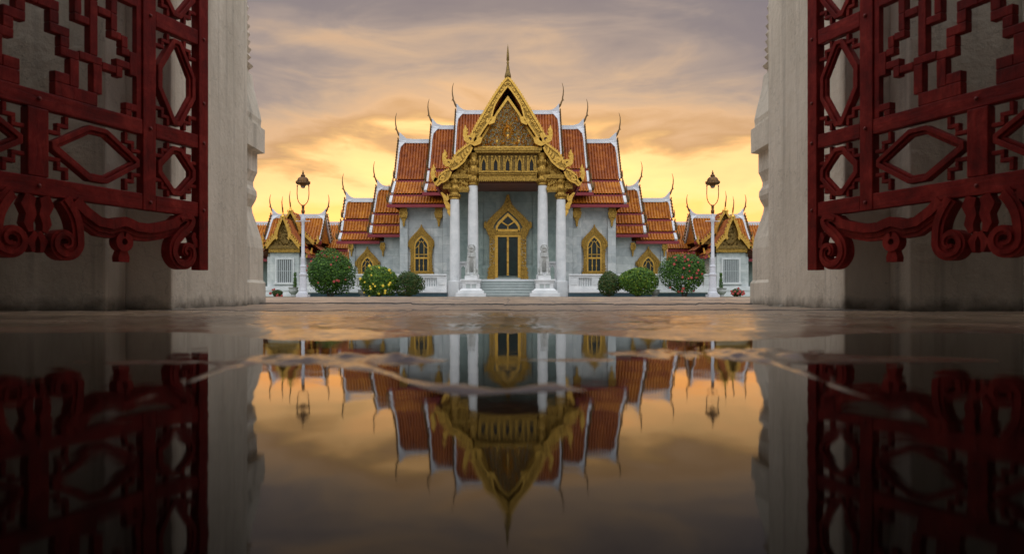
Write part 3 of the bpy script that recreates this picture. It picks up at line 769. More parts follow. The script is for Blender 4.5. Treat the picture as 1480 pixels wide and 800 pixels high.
def roof_x(parent, x0, x1, yr, skirts, ends=(1, 1), cap=.21, chofa_h=2.0, sw=1.0, mats=(None, None, None), finial=True):
    """tiled roof with its ridge along x; skirts = [(ytop,ztop,ybot,zbot)...] for the front slope"""
    mats = [m or d for m, d in zip(mats, (M_TILE, M_TILE2, M_TILE2))]
    mp_f = lambda u, v, z: (u, v, z)
    mp_b = lambda u, v, z: (u, 2*yr-v, z)
    roof = None
    for k, (ya, za, yb, zb) in enumerate(skirts):
        b = MB()
        for mp in (mp_f, mp_b):
            corrugate(b, x0+.05, x1-.05, (ya, za), (yb, zb), mp, sag=.035 if k == 0 else .02)
            if k and mp is mp_f: b.build('roof_skirt', mats[min(k,2)], roof); b = MB()
        if k == 0:
            # solid under-slope so that no light leaks through
            b.add([(x0+.1,skirts[-1][2]+.12,skirts[-1][3]-.12),(x1-.1,skirts[-1][2]+.12,skirts[-1][3]-.12),(x1-.1,yb+.25,zb-.14),(x0+.1,yb+.25,zb-.14),
                   (x1-.1,yr,za-.3),(x0+.1,yr,za-.3),(x1-.1,2*yr-yb-.25,zb-.14),(x0+.1,2*yr-yb-.25,zb-.14),
                   (x1-.1,2*yr-skirts[-1][2]-.12,skirts[-1][3]-.12),(x0+.1,2*yr-skirts[-1][2]-.12,skirts[-1][3]-.12)],
                  [(0,1,2,3),(3,2,4,5),(5,4,6,7),(7,6,8,9),(0,3,5,7,9),(1,8,6,4,2)])
            roof = b.build('roof', mats[0], parent)
        else:
            b.build('roof_skirt', mats[min(k,2)], roof)
        ov = .06 + .1*k
        for sgn in (0, 1):
            f = MB()
            yy0, yy1 = yb-.07, yb+.16
            if sgn: yy0, yy1 = 2*yr-yy1, 2*yr-yy0
            f.box(x0-(ov if ends[0] else 0), x1+(ov if ends[1] else 0), yy0, yy1, zb-.30, zb-.055)
            f.build('fascia', M_FASCIA, roof)
    # ridge cap that sweeps up at its ends
    za = skirts[0][1]
    P = []; Q = []; n = 30
    for i in range(n+1):
        x = x0+(x1-x0)*i/n; up = 0
        for e, xe in ((ends[0], x0), (ends[1], x1)):
            if e:
                d = abs(x-xe)/sw
                if d < 1: up += .62*sw*(1-d)**2.6
        P.append((x, za+cap*.55+.03+up)); Q.append((x, za-cap*.6+up*.25))
    b = MB(); b.strip(P, Q, yr-.17, yr+.17)
    ya, yb, zb = skirts[0][0], skirts[0][2], skirts[0][3]
    b.strip([(p[0], q[1]) for p, q in zip(P, Q)], [(p[0], q[1]-.1) for p, q in zip(P, Q)], yr-.24, yr+.24)
    b.build('ridge_cap', M_TRIM, roof)
    # white verge boards with golden teeth up the gable edges
    for e, xe, sg in ((ends[0], x0, -1), (ends[1], x1, 1)):
        if not e: continue
        for k, (ya, za_, yb, zb) in enumerate(skirts):
            for back in (0, 1):
                b = MB(); tb = MB()
                yf = (lambda y: 2*yr-y) if back else (lambda y: y)
                dy, dz = yb-ya, zb-za_; l = math.hypot(dy, dz); ny, nz = -dz/l, dy/l
                if nz < 0: ny, nz = -ny, -nz
                n = 6
                xi, xo = xe+sg*(.02+.05*k), xe-sg*.105
                for i in range(n):
                    V = []
                    for t in (i/n, (i+1)/n):
                        sgv = -.03*math.sin(PI*t)*l if k == 0 else 0
                        for (xx, o) in ((xi, -.10), (xi, .16), (xo, .16), (xo, -.10)):
                            if k == 0 and t < .17 and xx == xo: xx = xe-sg*(.17+.55*(1-t/.17)**1.5)
                            V.append((xx, yf(ya+dy*t+ny*(o+sgv)), za_+dz*t+nz*(o+sgv)))
                    F = [(0,1,5,4),(1,2,6,5),(2,3,7,6),(3,0,4,7),(3,2,1,0),(4,5,6,7)]
                    if (sg > 0) != bool(back): F = [f[::-1] for f in F]
                    b.add(V, F)
                nt_ = max(2, int(l/.30))
                for i in range(nt_):
                    t = (i+.5)/nt_
                    cy, cz = ya+dy*t, za_+dz*t
                    uy, uz = dy/l, dz/l
                    V = []
                    for xx in (xe+sg*(.03+.06*k), xe+sg*(.13+.06*k)):
                        for (a, o) in ((-.13,.1),(.10,.1),(-.02,.26),(-.16,.42)):
                            V.append((xx, yf(cy+uy*a+ny*o), cz+uz*a+nz*o))
                    tb.add(V, [(0,1,2,3),(7,6,5,4),(0,4,5,1),(1,5,6,2),(2,6,7,3),(3,7,4,0)])
                # tail horn at the foot of each skirt
                tb.tube([(xe+sg*(.08+.06*k), yf(yb+ny*.15), zb+nz*.15), (xe+sg*(.13+.06*k), yf(yb-.22), zb+.3), (xe+sg*(.15+.06*k), yf(yb-.2), zb+.75)], [.10,.07,.02], 6)
                b.build('verge_board', M_TRIM, roof)
                tb.build('verge_teeth', M_FINIAL, roof)
        # gable wall closing the end
        gx = xe-sg*.42
        yb, zb = skirts[0][2]+.25, skirts[0][3]-.1
        g = MB(); V = [(gx,yb,zb),(gx,2*yr-yb,zb),(gx,yr,za-.35),(gx-sg*.12,yb,zb),(gx-sg*.12,2*yr-yb,zb),(gx-sg*.12,yr,za-.35)]
        g.add(V, [(0,1,2),(5,4,3),(0,3,4,1),(1,4,5,2),(2,5,3,0)])
        g.build('gable_panel', M_GOLD3, roof)
        if finial:
            c = MB(); chofa(c, xe-sg*.02, yr, za+cap*.5+.35*sw, chofa_h, sg)
            c.build('horn_finial', M_FINIAL, roof, smooth=True)
    return roof

# three stepped roofs over the crossing
roof_x(TH, X(577.5,60), -X(577.5,60), 60, [(60,13.5,57.8,9.8),(57.65,9.52,56.1,8.35),(56.0,8.1,55.3,7.47)], chofa_h=2.0)
roof_x(TH, X(624.5,60), -X(624.5,60), 60, [(60,14.7,57.4,10.6),(57.25,10.32,56.4,9.33),(56.3,9.08,55.15,8.40)], chofa_h=2.0)
roof_x(TH, X(660,60), -X(660,60), 60, [(60,16.0,57.3,11.7),(57.15,11.4,56.2,10.3),(56.1,10.05,55.3,9.3)], chofa_h=2.1)

# hall body
def wall_body():
    b = MB()
    xe = X(578, 56.4)
    b.box(xe+.12, -xe-.12, 56.4, 63.6, 0, 7.6)
    b.box(X(640.5,55.9), -X(640.5,55.9), 55.7, 56.398, 0, 8.0)
    b.build('wall', M_MARBLE, TH)
    for s in (-1, 1):
        MM = MIR if s > 0 else None
        for p0, p1 in ((578,589.5),(628,640)):
            q = MB(MM)
            x0, x1 = X(p0,56.2), X(p1,56.2)
            q.box(x0, x1, 56.15, 56.398, 0, 7.45)
            q.box(x0-.06, x1+.06, 56.08, 56.148, 0, 1.75)
            q.build('pilaster', M_MARBLE, TH, bevel=.012)
wall_body()

# brackets under the eaves
def bracket(parent, cx, y, ztop, h, w, s, m=M_GOLD2):
    q = MB(MIR if s > 0 else None)
    q.box(cx-w*.5, cx+w*.5, y-.30, y-.02, ztop-.42*h, ztop)
    q.box(cx-w*.6, cx+w*.6, y-.36, y, ztop-.12*h, ztop-.04*h)
    q.box(cx-w*.58, cx+w*.58, y-.34, y, ztop-.55*h, ztop-.42*h)
    q.prism([(cx-w*.42,ztop-.55*h),(cx+w*.42,ztop-.55*h),(cx+w*.22,ztop-.72*h),(cx+w*.12,ztop-h),(cx-w*.12,ztop-h),(cx-w*.22,ztop-.72*h)], y-.24, y-.02)
    for k in (-1, 1):
        q.ribbon([(cx+k*w*.5,ztop-.5*h),(cx+k*w*.62,ztop-.3*h),(cx+k*w*.45,ztop-.1*h)], [.03,.05,.03], y-.40, y-.30)
    return q.build('bracket', m, parent)
for s in (-1, 1):
    bracket(TH, X(584,56.15), 56.15, 7.22, 1.5, .5, s)
    bracket(TH, X(634.5,56.15), 56.15, 7.22, 1.5, .5, s)

# ---- pointed windows in gilt casings
def ogee(cx, k, z_of, pts, y=0): return [(cx+dx*k, z_of(py)) for dx, py in pts]
def window(parent, cx, Y, k, top, s, lat=True, name='window'):
    """cx centre x; k metres per pixel; rows are pixels below `top` (tip of the crown)"""
    MM = MIR if s > 0 else None
    z0 = Z(top, Y)
    def zz(r): return z0 - r*k
    A = [(-18,31),(-18.6,27),(-16.5,21.5),(-12.5,16.5),(-8,12),(-4.2,8),(-1.6,4),(-.35,-1)]
    half = [(cx+dx*k, zz(r)) for dx, r in A]
    outl = half + [(2*cx-p[0], p[1]) for p in half[::-1]]
    q = MB(MM)
    # casing: jambs, sill
    q.box(cx-15.5*k, cx-10.6*k, Y-.16, Y, zz(68), zz(31)); q.box(cx+10.6*k, cx+15.5*k, Y-.16, Y, zz(68), zz(31))
    for j in (-1, 1):
        for r in (33, 37, 58, 62, 66): q.box(cx+j*10.7*k, cx+j*(17.2 if r > 60 else 16.6)*k, Y-.22, Y-.16, zz(r+1.6), zz(r))
    q.box(cx-18*k, cx+18*k, Y-.26, Y, zz(72), zz(68.05))
    q.teeth((cx+17.5*k, zz(68)), (cx-17.5*k, zz(68)), 15, -.06, Y-.28, Y-.26)
    w = q.build(name, M_GOLD2, parent)
    # crown
    q = MB(MM)
    IN = [(-10.6,31),(-10.6,27),(-9.5,23.5),(-7.2,20),(-4.6,17.4),(-2.6,15.6),(-1.0,14.4),(0,13.8)]
    inn = [(cx+dx*k, zz(r)) for dx, r in IN]
    inn = inn + [(2*cx-p[0], p[1]) for p in inn[::-1]]
    q.strip(outl, inn, Y-.20, Y)
    mid = [((a[0]+b_[0])/2, (a[1]+b_[1])/2) for a, b_ in zip(outl, inn)]
    q.ribbon(mid, .05, Y-.27, Y-.2)
    q.ribbon([((2*a[0]+m[0])/3, (2*a[1]+m[1])/3) for a, m in zip(outl, mid)], .03, Y-.30, Y-.2)
    for hf in (half[1:-1], [(2*cx-p[0], p[1]) for p in half[1:-1]][::-1]):
        for a, b_ in zip(hf[:-1], hf[1:]): q.teeth(b_, a, max(1, int(math.dist(a, b_)/.13)), -.075, Y-.2, Y-.08)
    for j in (-1, 1): q.ribbon([(cx+j*17*k, zz(31)), (cx+j*20*k, zz(29)), (cx+j*20.5*k, zz(25.5)), (cx+j*19.4*k, zz(23))], [.05,.05,.04,.015], Y-.2, Y-.06)
    q.box(cx-17*k, cx-10.6*k, Y-.24, Y-.0, zz(33), zz(31.02)); q.box(cx+10.6*k, cx+17*k, Y-.24, Y-.0, zz(33), zz(31.02))
    q.build('crown', M_GOLD2, w)
    # bright frame with tracery
    q = MB(MM)
    F0 = [(-10.5,68),(-10.5,30),(-9.4,24.5),(-5,18.5),(0,14.6)]; F1 = [(-8.6,66),(-8.6,31),(-7.6,26.5),(-4,21.5),(0,17.6)]
    a = [(cx+d*k, zz(r)) for d, r in F0]; a += [(2*cx-p[0], p[1]) for p in a[::-1][1:]]
    c = [(cx+d*k, zz(r)) for d, r in F1]; c += [(2*cx-p[0], p[1]) for p in c[::-1][1:]]
    q.strip(a, c, Y-.14, Y-.02); q.box(cx-8.6*k, cx+8.6*k, Y-.14, Y-.02, zz(68), zz(66))
    q.box(cx-8.6*k, cx+8.6*k, Y-.15, Y-.03, zz(48.5), zz(46))
    q.box(cx-8.6*k, cx+8.6*k, Y-.12, Y-.03, zz(42.6), zz(41.6))
    for d in (-3, 3):
        q.box(cx+(d-.5)*k, cx+(d+.5)*k, Y-.13, Y-.03, zz(66), zz(48.5))
        q.box(cx+(d*1.25-.45)*k, cx+(d*1.25+.45)*k, Y-.12, Y-.03, zz(46), zz(30))
        q.box(cx+(d-1)*k, cx+(d+1)*k, Y-.14, Y-.03, zz(60), zz(57))
    q.ribbon([(cx-3.75*k,zz(30)),(cx-3.2*k,zz(27)),(cx,zz(22.6)),(cx+3.2*k,zz(27)),(cx+3.75*k,zz(30))], .45*k, Y-.12, Y-.03)
    q.ribbon([(cx-8.6*k,zz(33)),(cx-5.5*k,zz(31)),(cx-3.75*k,zz(28))], .4*k, Y-.12, Y-.03)
    q.ribbon([(cx+8.6*k,zz(33)),(cx+5.5*k,zz(31)),(cx+3.75*k,zz(28))], .4*k, Y-.12, Y-.03)
    q.ribbon([(cx-4*k,zz(22)),(cx-1.8*k,zz(25.5))], .4*k, Y-.12, Y-.03); q.ribbon([(cx+4*k,zz(22)),(cx+1.8*k,zz(25.5))], .4*k, Y-.12, Y-.03)
    q.build('frame', M_GOLD, w)
    q = MB(MM)
    q.prism([(cx+d*k, zz(r)) for d, r in ((-9,67),(9,67),(9,30),(5,20),(0,15.5),(-5,20),(-9,30))], Y-.05, Y-.005)
    q.build('pane', M_DARKGLASS, w)
    return w
for s in (-1, 1): window(TH, X(609.3,56.38), 56.38, .0564, 325.5, s)

# ---- low flanking wings, two stepped roofs each side
for s in (-1, 1):
    xa, xb = X(545.5,61), X(590,61)
    if s > 0: xa, xb = -xb, -xa
    roof_x(TH, xa, xb, 61, [(61,9.62,59.27,7.2),(59.1,6.95,58.6,6.2),(58.5,5.95,58.05,5.32)], ends=((1,0) if s < 0 else (0,1)), chofa_h=1.9, sw=.95, mats=(M_TILE2,M_TILE2,M_TILE2))
    xa, xb = X(500.5,61), X(556,61)
    if s > 0: xa, xb = -xb, -xa
    roof_x(TH, xa, xb, 61, [(61,8.55,59.97,6.78),(59.85,6.52,59.3,5.62),(59.2,5.37,58.6,4.80)], ends=((1,0) if s < 0 else (0,1)), chofa_h=1.9, sw=.95, mats=(M_TILE2,M_TILE2,M_TILE2))
    MM = MIR if s > 0 else None
    q = MB(MM)
    q.box(X(505.5,59.2), X(556,59.2)-.003, 59.2, 62.8, 0, 4.75); q.box(X(556,59.2), X(582,58.9), 58.9, 63, 0, 5.45)
    q.build('wing_wall', M_MARBLE, TH)
    for p0, p1 in ((505,513),(551,557)):
        q = MB(MM); q.box(X(p0,59), X(p1,59), 58.95, 59.197, 0, 4.7); q.build('pilaster', M_MARBLE, TH, bevel=.012)
    bracket(TH, X(508.5,58.95), 58.95, 4.62, 1.15, .3, s); bracket(TH, X(554,58.95), 58.95, 4.62, 1.15, .3, s)
    window(TH, X(531.5,59.18), 59.18, .0518, 357, s)

# ---- portico
k50 = .05
FLZ = Z(403.5, 50.5)
b = MB()
b.box(X(664,50), -X(664,50), 50.2, 55.69, 0, FLZ)
b.box(X(648,50), X(664,50)-.003, 49.6, 55.69, 0, FLZ-.15); b.box(-X(648,50), -X(664,50)+.003, 49.6, 55.69, 0, FLZ-.15)
b.build('base', M_WHITE, TH, bevel=.02)
b = MB()
for i in range(6):
    zt = FLZ*(i+1)/6.6
    b.box(X(695,49), -X(695,49), 48.345+.31*i, 50.19, (FLZ*i/6.6)+.001 if i else 0, zt-.05)
    b.box(X(695,49)+.002, -X(695,49)-.002, 48.285+.31*i, 50.188, zt-.049, zt)
b.build('stair', M_STEP, TH, bevel=.012)

YW = 54.6
b = MB()
b.box(X(664,YW), -X(664,YW), YW, 55.69, FLZ, Z(262,YW)+.3)
b.build('portico_wall', M_MARBLE_G, TH)
for s in (-1, 1):
    MM = MIR if s > 0 else None
    q = MB(MM)
    q.box(X(691,YW), X(698,YW), YW-.10, YW-.002, FLZ, Z(262,YW)); q.build('pilaster', M_MARBLE_G, TH, bevel=.01)
    q = MB(MM)
    q.box(X(698,YW)+.003, X(709,YW), YW-.16, YW-.002, FLZ, Z(392,YW)); q.box(X(697,YW), X(708,YW), YW-.2, YW-.16, Z(388,YW), Z(383,YW))
    q.box(X(698,YW)+.003, X(709,YW), YW-.18, YW-.003, Z(392,YW)+.003, Z(388,YW)-.003)
    q.build('dado', M_MARBLE_G, TH, bevel=.01)
b = MB(); b.box(X(648,52), -X(648,52), 50.6, 54.58, Z(262,50)-.05, Z(262,50)+.1); b.build('portico_ceiling', M_SOFFIT, TH)

# columns
def column(px, rpx, ycap, ytop, base_y, s, inner):
    Y = 50.4
    MM = MIR if s > 0 else None
    cx = X(px, Y); r = rpx*.001*Y
    zc, zb, zt = Z(ycap, Y), Z(base_y, Y), Z(ytop, Y)
    q = MB(MM)
    H = zc-zb
    q.lathe(cx, Y, [(r*1.0, zb), (r*1.03, zb+.3*H), (r*.99, zb+.6*H), (r*.90, zc)], 28)
    c = q.build('column', M_WHITE, TH, smooth=True, angle=40)
    q = MB(MM)
    h = zt-zc
    pr = [(.92,0),(1.06,.02),(1.06,.06),(.95,.08),(1.08,.13),(1.12,.22),(1.0,.27),(1.0,.30),(1.10,.33),(1.2,.43),(1.12,.53),(.95,.58),(.95,.62),(1.05,.66),(1.02,.78),(.9,.82),(1.0,.9),(1.08,1.0)]
    q.lathe(cx, Y, [(r*a, zc+h*t_) for a, t_ in pr], 24)
    for ring, (t0, hh, rr) in enumerate(((.08,.15,1.12),(.33,.22,1.2),(.64,.16,1.06))):
        n = 12
        for i in range(n):
            a = 2*PI*(i+.5*ring)/n
            q.blob((cx+math.cos(a)*r*rr*.97, Y+math.sin(a)*r*rr*.97, zc+h*(t0+hh/2)), r*.24, (.7,.7,hh*h/(r*.24)/1.9), 6, 5)
    q.build('capital', M_GOLD2, c, smooth=True, angle=50)
    q = MB(MM)
    if not inner:
        q.box(cx-r*1.25, cx+r*1.25, Y-r*1.25, Y+r*1.25, zb-.22, zb-.002)
        q.box(cx-r*1.55, cx+r*1.5, Y-r*1.5, Y+r*1.5, zb-.62, zb-.222)
        q.box(cx-r*1.7, cx+r*1.6, Y-r*1.6, Y+r*1.6, 0, zb-.622)
    else:
        q.box(cx-r*1.2, cx+r*1.2, Y-r*1.2, Y+r*1.2, FLZ, zb-.002)
    q.build('column_base', M_WHITE, c, bevel=.015)
for s in (-1, 1):
    column(657.3, 7.3, 288.5, 254, 406, s, False)
    column(683.7, 7.5, 268.5, 222, 397, s, True)

# beams, little arcade, pediment
YF = 50.0
def zf(py): return Z(py, YF)
def xf(px): return X(px, YF)
def mpx(p): return 1468-p
b = MB()
b.box(xf(692), xf(mpx(692)), YF+.15, YF+.8, zf(258), zf(246))
b.box(xf(691), xf(mpx(691)), YF-.02, YF+.85, zf(249.5), zf(246.5))
b.teeth((xf(mpx(692)), zf(258)), (xf(692), zf(258)), 30, .22, YF+.05, YF+.25)
b.teeth((xf(mpx(692)), zf(250.5)), (xf(692), zf(250.5)), 46, .10, YF+.02, YF+.14)
b.build('beam', M_GOLD2, TH)
b = MB()
b.box(xf(690.5), xf(mpx(690.5)), YF+.42, YF+.7, zf(246.4), zf(221)); aw = b.build('arcade_wall', M_GOLD3, TH); b = MB()
for i in range(7):
    for c in ((-.5,.5)):
        pass
cs = [699,716.3,733.8,751.2,768.5]
for c in cs:
    for j in (-1, 1):
        b.box(xf(c+j*5.4-1.1), xf(c+j*5.4+1.1), YF+.25, YF+.42, zf(246.4), zf(224))
        b.box(xf(c+j*5.4-1.6), xf(c+j*5.4+1.6), YF+.2, YF+.42, zf(226.4), zf(224.4)); b.box(xf(c+j*5.4-1.6), xf(c+j*5.4+1.6), YF+.2, YF+.42, zf(246.3), zf(243.5))
    o = [(c-4.3,246),(c-4.3,234),(c-3.2,230),(c-1.4,226.5),(c,222.5),(c+1.4,226.5),(c+3.2,230),(c+4.3,234),(c+4.3,246)]
    i_ = [(c-2.7,246),(c-2.7,236),(c-2.0,233),(c-.9,230.5),(c,228.5),(c+.9,230.5),(c+2.0,233),(c+2.7,236),(c+2.7,246)]
    b.strip([(xf(x), zf(y)) for x, y in o], [(xf(x), zf(y)) for x, y in i_], YF+.28, YF+.42)
arc = b.build('arcade', M_GOLD2, TH)
for c in cs:
    q = MB(); q.prism([(xf(x), zf(y)) for x, y in ((c-2.6,245.5),(c-2.6,236),(c-2,233),(c,229),(c+2,233),(c+2.6,236),(c+2.6,245.5))], YF+.36, YF+.425)
    q.build('niche', M_DARK, arc)
b = MB()
b.box(xf(685), xf(mpx(685)), YF-.05, YF+.8, zf(217.5), zf(213)); b.box(xf(688), xf(mpx(688)), YF+.1, YF+.8, zf(220.9), zf(217.6))
b.teeth((xf(mpx(687)), zf(218)), (xf(687), zf(218)), 44, .14, YF+.0, YF+.13)
b.build('cornice', M_GOLD2, TH)
# pediment
b = MB(); b.prism([(xf(686),zf(213)),(xf(mpx(686)),zf(213)),(xf(734),zf(139))], YF+.35, YF+.7)
ped = b.build('pediment', M_RELIEF, TH)
b = MB()
for j in (0, 1):
    f = (lambda p: p) if not j else mpx
    b.strip([(xf(f(734)),zf(137)),(xf(f(718)),zf(160)),(xf(f(700)),zf(190)),(xf(f(684)),zf(213))], [(xf(f(734)),zf(143.5)),(xf(f(720.2)),zf(162.6)),(xf(f(702.7)),zf(191.2)),(xf(f(688.5)),zf(211.8))], YF+.2, YF+.6)
b.box(xf(690), xf(mpx(690)), YF+.18, YF+.4, zf(212.9), zf(210.5))
b.build('pediment_frame', M_GOLD, ped)
b = MB(); mi = MB(); rnd = random.Random(3)
def leafrel(bb, x, z, ln, ang, w, y0, dep):
    ca, sa = math.cos(ang), math.sin(ang)
    P = [(0,-.1*ln),(w,.25*ln),(w*.55,.65*ln),(-.15*w,ln),(-w*.7,.3*ln)]
    Q = [(x+p*ca-q_*sa, z+p*sa+q_*ca) for p, q_ in P]
    cx_, cz_ = x-.35*ln*sa, z+.35*ln*ca
    V = [(p[0], y0, p[1]) for p in Q]+[(cx_, y0-dep, cz_)]
    bb.add(V, [(i, (i+1) % 5, 5) for i in range(5)])
rows = 13
for r_ in range(rows):
    py = 209.5 - r_*4.7
    hw = 41*(py-147)/(212-147)*.94
    n = max(1, int(hw*2/3.6))
    for i in range(n+1):
        dx = -hw + 2*hw*i/max(1, n) if n else 0
        lean = -dx/60*.9 + rnd.uniform(-.7,.7)
        x = xf(734+dx+rnd.uniform(-.7,.7)); z = zf(py+rnd.uniform(-1.4,1.4))
        leafrel(b, x, z, rnd.uniform(.22,.40), lean, rnd.uniform(.075,.13), YF+.355, rnd.uniform(.10,.22))
        if rnd.random() < .6: leafrel(b, x+.06, z-.08, rnd.uniform(.12,.2), lean+rnd.choice((-1.4,1.4)), .06, YF+.355, .14)
        for _q in range(3): leafrel(mi, x+rnd.uniform(-.1,.1), z+rnd.uniform(-.1,.1), rnd.uniform(.10,.19), rnd.uniform(-3,3), .055, YF+.352, rnd.uniform(.12,.28))
# central riding figure with wings and attendants, in relief
def zc_(px, py, r, s): b.blob((xf(px), YF+.30, zf(py)), r*.05, s, 10, 7)
zc_(734,196,2.6,(1,.6,1.5)); zc_(734,187,2.2,(1,.7,1.3)); zc_(734,181,1.6,(1,.8,1.2)); zc_(734,176,1.0,(.8,.8,2.6))
for j in (-1, 1):
    for a in range(9): leafrel(b, xf(734+j*3.2*math.sin(a*.36)), zf(190-5*math.cos(a*.36)), .42-.018*a, -j*(.15+a*.27), .10, YF+.26, .13)
    leafrel(b, xf(734+j*4), zf(203), .34, -j*2.4, .10, YF+.28, .12); leafrel(b, xf(734+j*7), zf(206), .34, -j*1.2, .10, YF+.28, .12)
    zc_(734+j*16,203,1.8,(1,.6,1.6)); zc_(734+j*16,198.5,1.1,(1,.8,1.2))
b.build('relief', M_GOLD, ped)
mi.build('glass_inlay', M_MIRROR, ped)

# gilded gable boards: naga-bodied edges with horns
def gable_board(s):
    q = MB(MIR if s > 0 else None); qb = MB(MIR if s > 0 else None)
    def pp(L): return [(xf(x), zf(y)) for x, y in L]
    o1 = [(734,113),(727,121),(718,134),(710,147),(702,160),(695,172),(689,182),(685,190),(681,198)]
    i1 = [(734,127),(727,136),(720.5,145.5),(715.5,154),(713,163),(711.5,171),(705,181),(699,189.5),(692,200.5)]
    qb.strip(pp(o1), pp(i1), YF-.25, YF+.12)
    for t_ in (.06, .93): q.ribbon(pp([(a[0]*(1-t_)+c[0]*t_, a[1]*(1-t_)+c[1]*t_) for a, c in zip(o1, i1)]), .055, YF-.34, YF-.25)
    def curls(L, n, r=1.5):
        seg = [math.dist(a, c) for a, c in zip(L[:-1], L[1:])]; tot = sum(seg)
        for i in range(n):
            d = (i+.5)/n*tot; k = 0
            while d > seg[k]: d -= seg[k]; k += 1
            x = L[k][0]+(L[k+1][0]-L[k][0])*d/seg[k]; y = L[k][1]+(L[k+1][1]-L[k][1])*d/seg[k]
            q.ribbon([(xf(x)+p[0], zf(y)+p[1]) for p in spiral(0, 0, r*.05, r*.018, .6+(i % 2)*2.2, .6+(i % 2)*2.2+5.2, 10)], [.042-.002*j for j in range(10)], YF-.35, YF-.25)
    # raised rib along the board
    curls([(733,121),(722,139),(711,155),(703.5,168),(697,179),(688.5,193)], 15, 2.0)
    for a, c in zip(o1[:-1], o1[1:]):
        q.teeth((xf(c[0]), zf(c[1])), (xf(a[0]), zf(a[1])), max(1, int(math.dist(a, c)/3.4)), .15, YF-.2, YF-.02, lean=.55)
    shade_disc = MB(MIR if s > 0 else None)  # dark discs on the board face: shade of the scroll holes as colour
    def volute(px, py, r=4.6):
        shade_disc.prism([(xf(px)+r*.036*math.cos(a*PI/6), zf(py)+r*.036*math.sin(a*PI/6)) for a in range(12)], YF-.275, YF-.24)
        q.ribbon([(xf(px)+p[0], zf(py)+p[1]) for p in spiral(0, 0, r*.05, r*.05*.9, 0, 2*PI*.98, 18)], .085, YF-.33, YF+.1)
    def horn(tx, ty, bx, by):
        # upright flame-headed horn
        L = [(bx,by),(bx-4.2,by-4),(bx-5.6,by-10),((bx-5.6+tx)/2-.3,(by-10+ty)/2),(tx+.6,ty+5),(tx,ty)]
        q.ribbon(pp(L), [.17,.17,.145,.12,.09,.02], YF-.3, YF+.06)
        for k, (ax, ay) in enumerate(((bx-4.0,by-12),(bx-4.6,by-16))):
            q.ribbon(pp([(ax,ay),(ax+2.2,ay-1.2),(ax+2.6,ay-3.4)]), [.07,.05,.015], YF-.26, YF)
    # hook on the first board
    q.ribbon(pp([(714,170),(712.5,177),(707.5,179.5),(704,176),(705.5,172.5)]), [.16,.15,.12,.09,.05], YF-.3, YF+.08)
    q.ribbon(pp([(694,199),(692,206),(686,209),(680,207)]), [.2,.2,.17,.12], YF-.3, YF+.1)
    volute(679.5, 202.5); horn(672.6, 182, 678, 206)
    q.ribbon(pp([(684,200),(686,196),(685,191)]), [.12,.10,.02], YF-.34, YF-.2)
    o2 = [(680,208.5),(674,213),(668,217.5),(662,222),(657.5,228.5),(655,236),(650,243)]
    i2 = [(682.5,214),(680,220),(675.5,226),(671,234),(665,239.5),(660,243.5),(653,246)]
    qb.strip(pp(o2), pp(i2), YF-.25, YF+.12); q.ribbon(pp(i2), .07, YF-.33, YF-.2); q.ribbon(pp(o2), .05, YF-.33, YF-.2)
    for a, c in zip(o2[:-1], o2[1:]): q.teeth((xf(c[0]), zf(c[1])), (xf(a[0]), zf(a[1])), 2, .20, YF-.22, YF-.02, lean=.5)
    for t_ in range(5):
        x, y = 676-t_*3.4, 217+t_*4.2
        q.ribbon(pp([(x+2,y+4),(x,y+1),(x-.6,y-3.5)]), [.07,.07,.015], YF-.36, YF-.26)
    volute(662, 232, 3.2); volute(648.6, 236.5, 4.0); horn(643.2, 217, 648, 240)
    o3 = [(650,246),(645,248),(640,251),(636,256),(634,262),(630.5,268)]
    i3 = [(652.5,249),(651,254),(648,259),(643,263),(638,264.5),(632,269.5)]
    qb.strip(pp(o3), pp(i3), YF-.25, YF+.12); q.ribbon(pp(i3), .06, YF-.33, YF-.2); q.ribbon(pp(o3), .045, YF-.33, YF-.2); curls([(646,251),(641,255),(637,260)], 3, 1.6)
    for a, c in zip(o3[:-1], o3[1:]): q.teeth((xf(c[0]), zf(c[1])), (xf(a[0]), zf(a[1])), 2, .16, YF-.22, YF-.02, lean=.5)
    volute(639.3, 258.2, 3.0); horn(627, 238.5, 631.5, 262)
    q.ribbon(pp([(632,258),(629.5,263),(630.3,269)]), [.14,.15,.03], YF-.3, YF+.1)
    gb = q.build('gable_board', M_GOLD, TH, bevel=.018)
    qb.build('board_core', M_GOLD2, gb)
    shade_disc.build('scroll_shade_disc', M_SOFFIT, gb)
    # rafter side panels between board and beam
    q = MB(MIR if s > 0 else None)
    q.prism(pp([(681,222),(681,252),(652,252)]), YF+.35, YF+.6)
    q.box(xf(649), xf(682), YF-.02, YF+.8, zf(256), zf(252.1)); q.box(xf(637), xf(649)-.003, YF+.1, YF+.8, zf(263), zf(258)); q.prism(pp([(650,258),(650,246),(636,258)]), YF+.3, YF+.55)
    q.box(xf(663), xf(677), YF+.2, YF+.6, zf(270), zf(256.1)); q.box(xf(662), xf(678), YF+.05, YF+.7, zf(274.5), zf(270.1))
    q.box(xf(640), xf(652), YF+.2, YF+.7, zf(270), zf(263.1))
    q.teeth((xf(677), zf(274.6)), (xf(663), zf(274.6)), 8, .16, YF+.1, YF+.3); q.teeth((xf(652), zf(270.1)), (xf(640), zf(270.1)), 7, .16, YF+.1, YF+.3)
    q.teeth((xf(681), zf(256.1)), (xf(650), zf(256.1)), 15, .10, YF+.0, YF+.12)
    rn = random.Random(5)
    for k in range(16):
        x = rn.uniform(656, 680); y = rn.uniform(226, 251)
        if (x-652)/(681-652) + (y-222)/30 > 1.15: leafrel(q, xf(x), zf(y), rn.uniform(.14,.26), rn.uniform(-1,1), .07, YF+.355, .15)
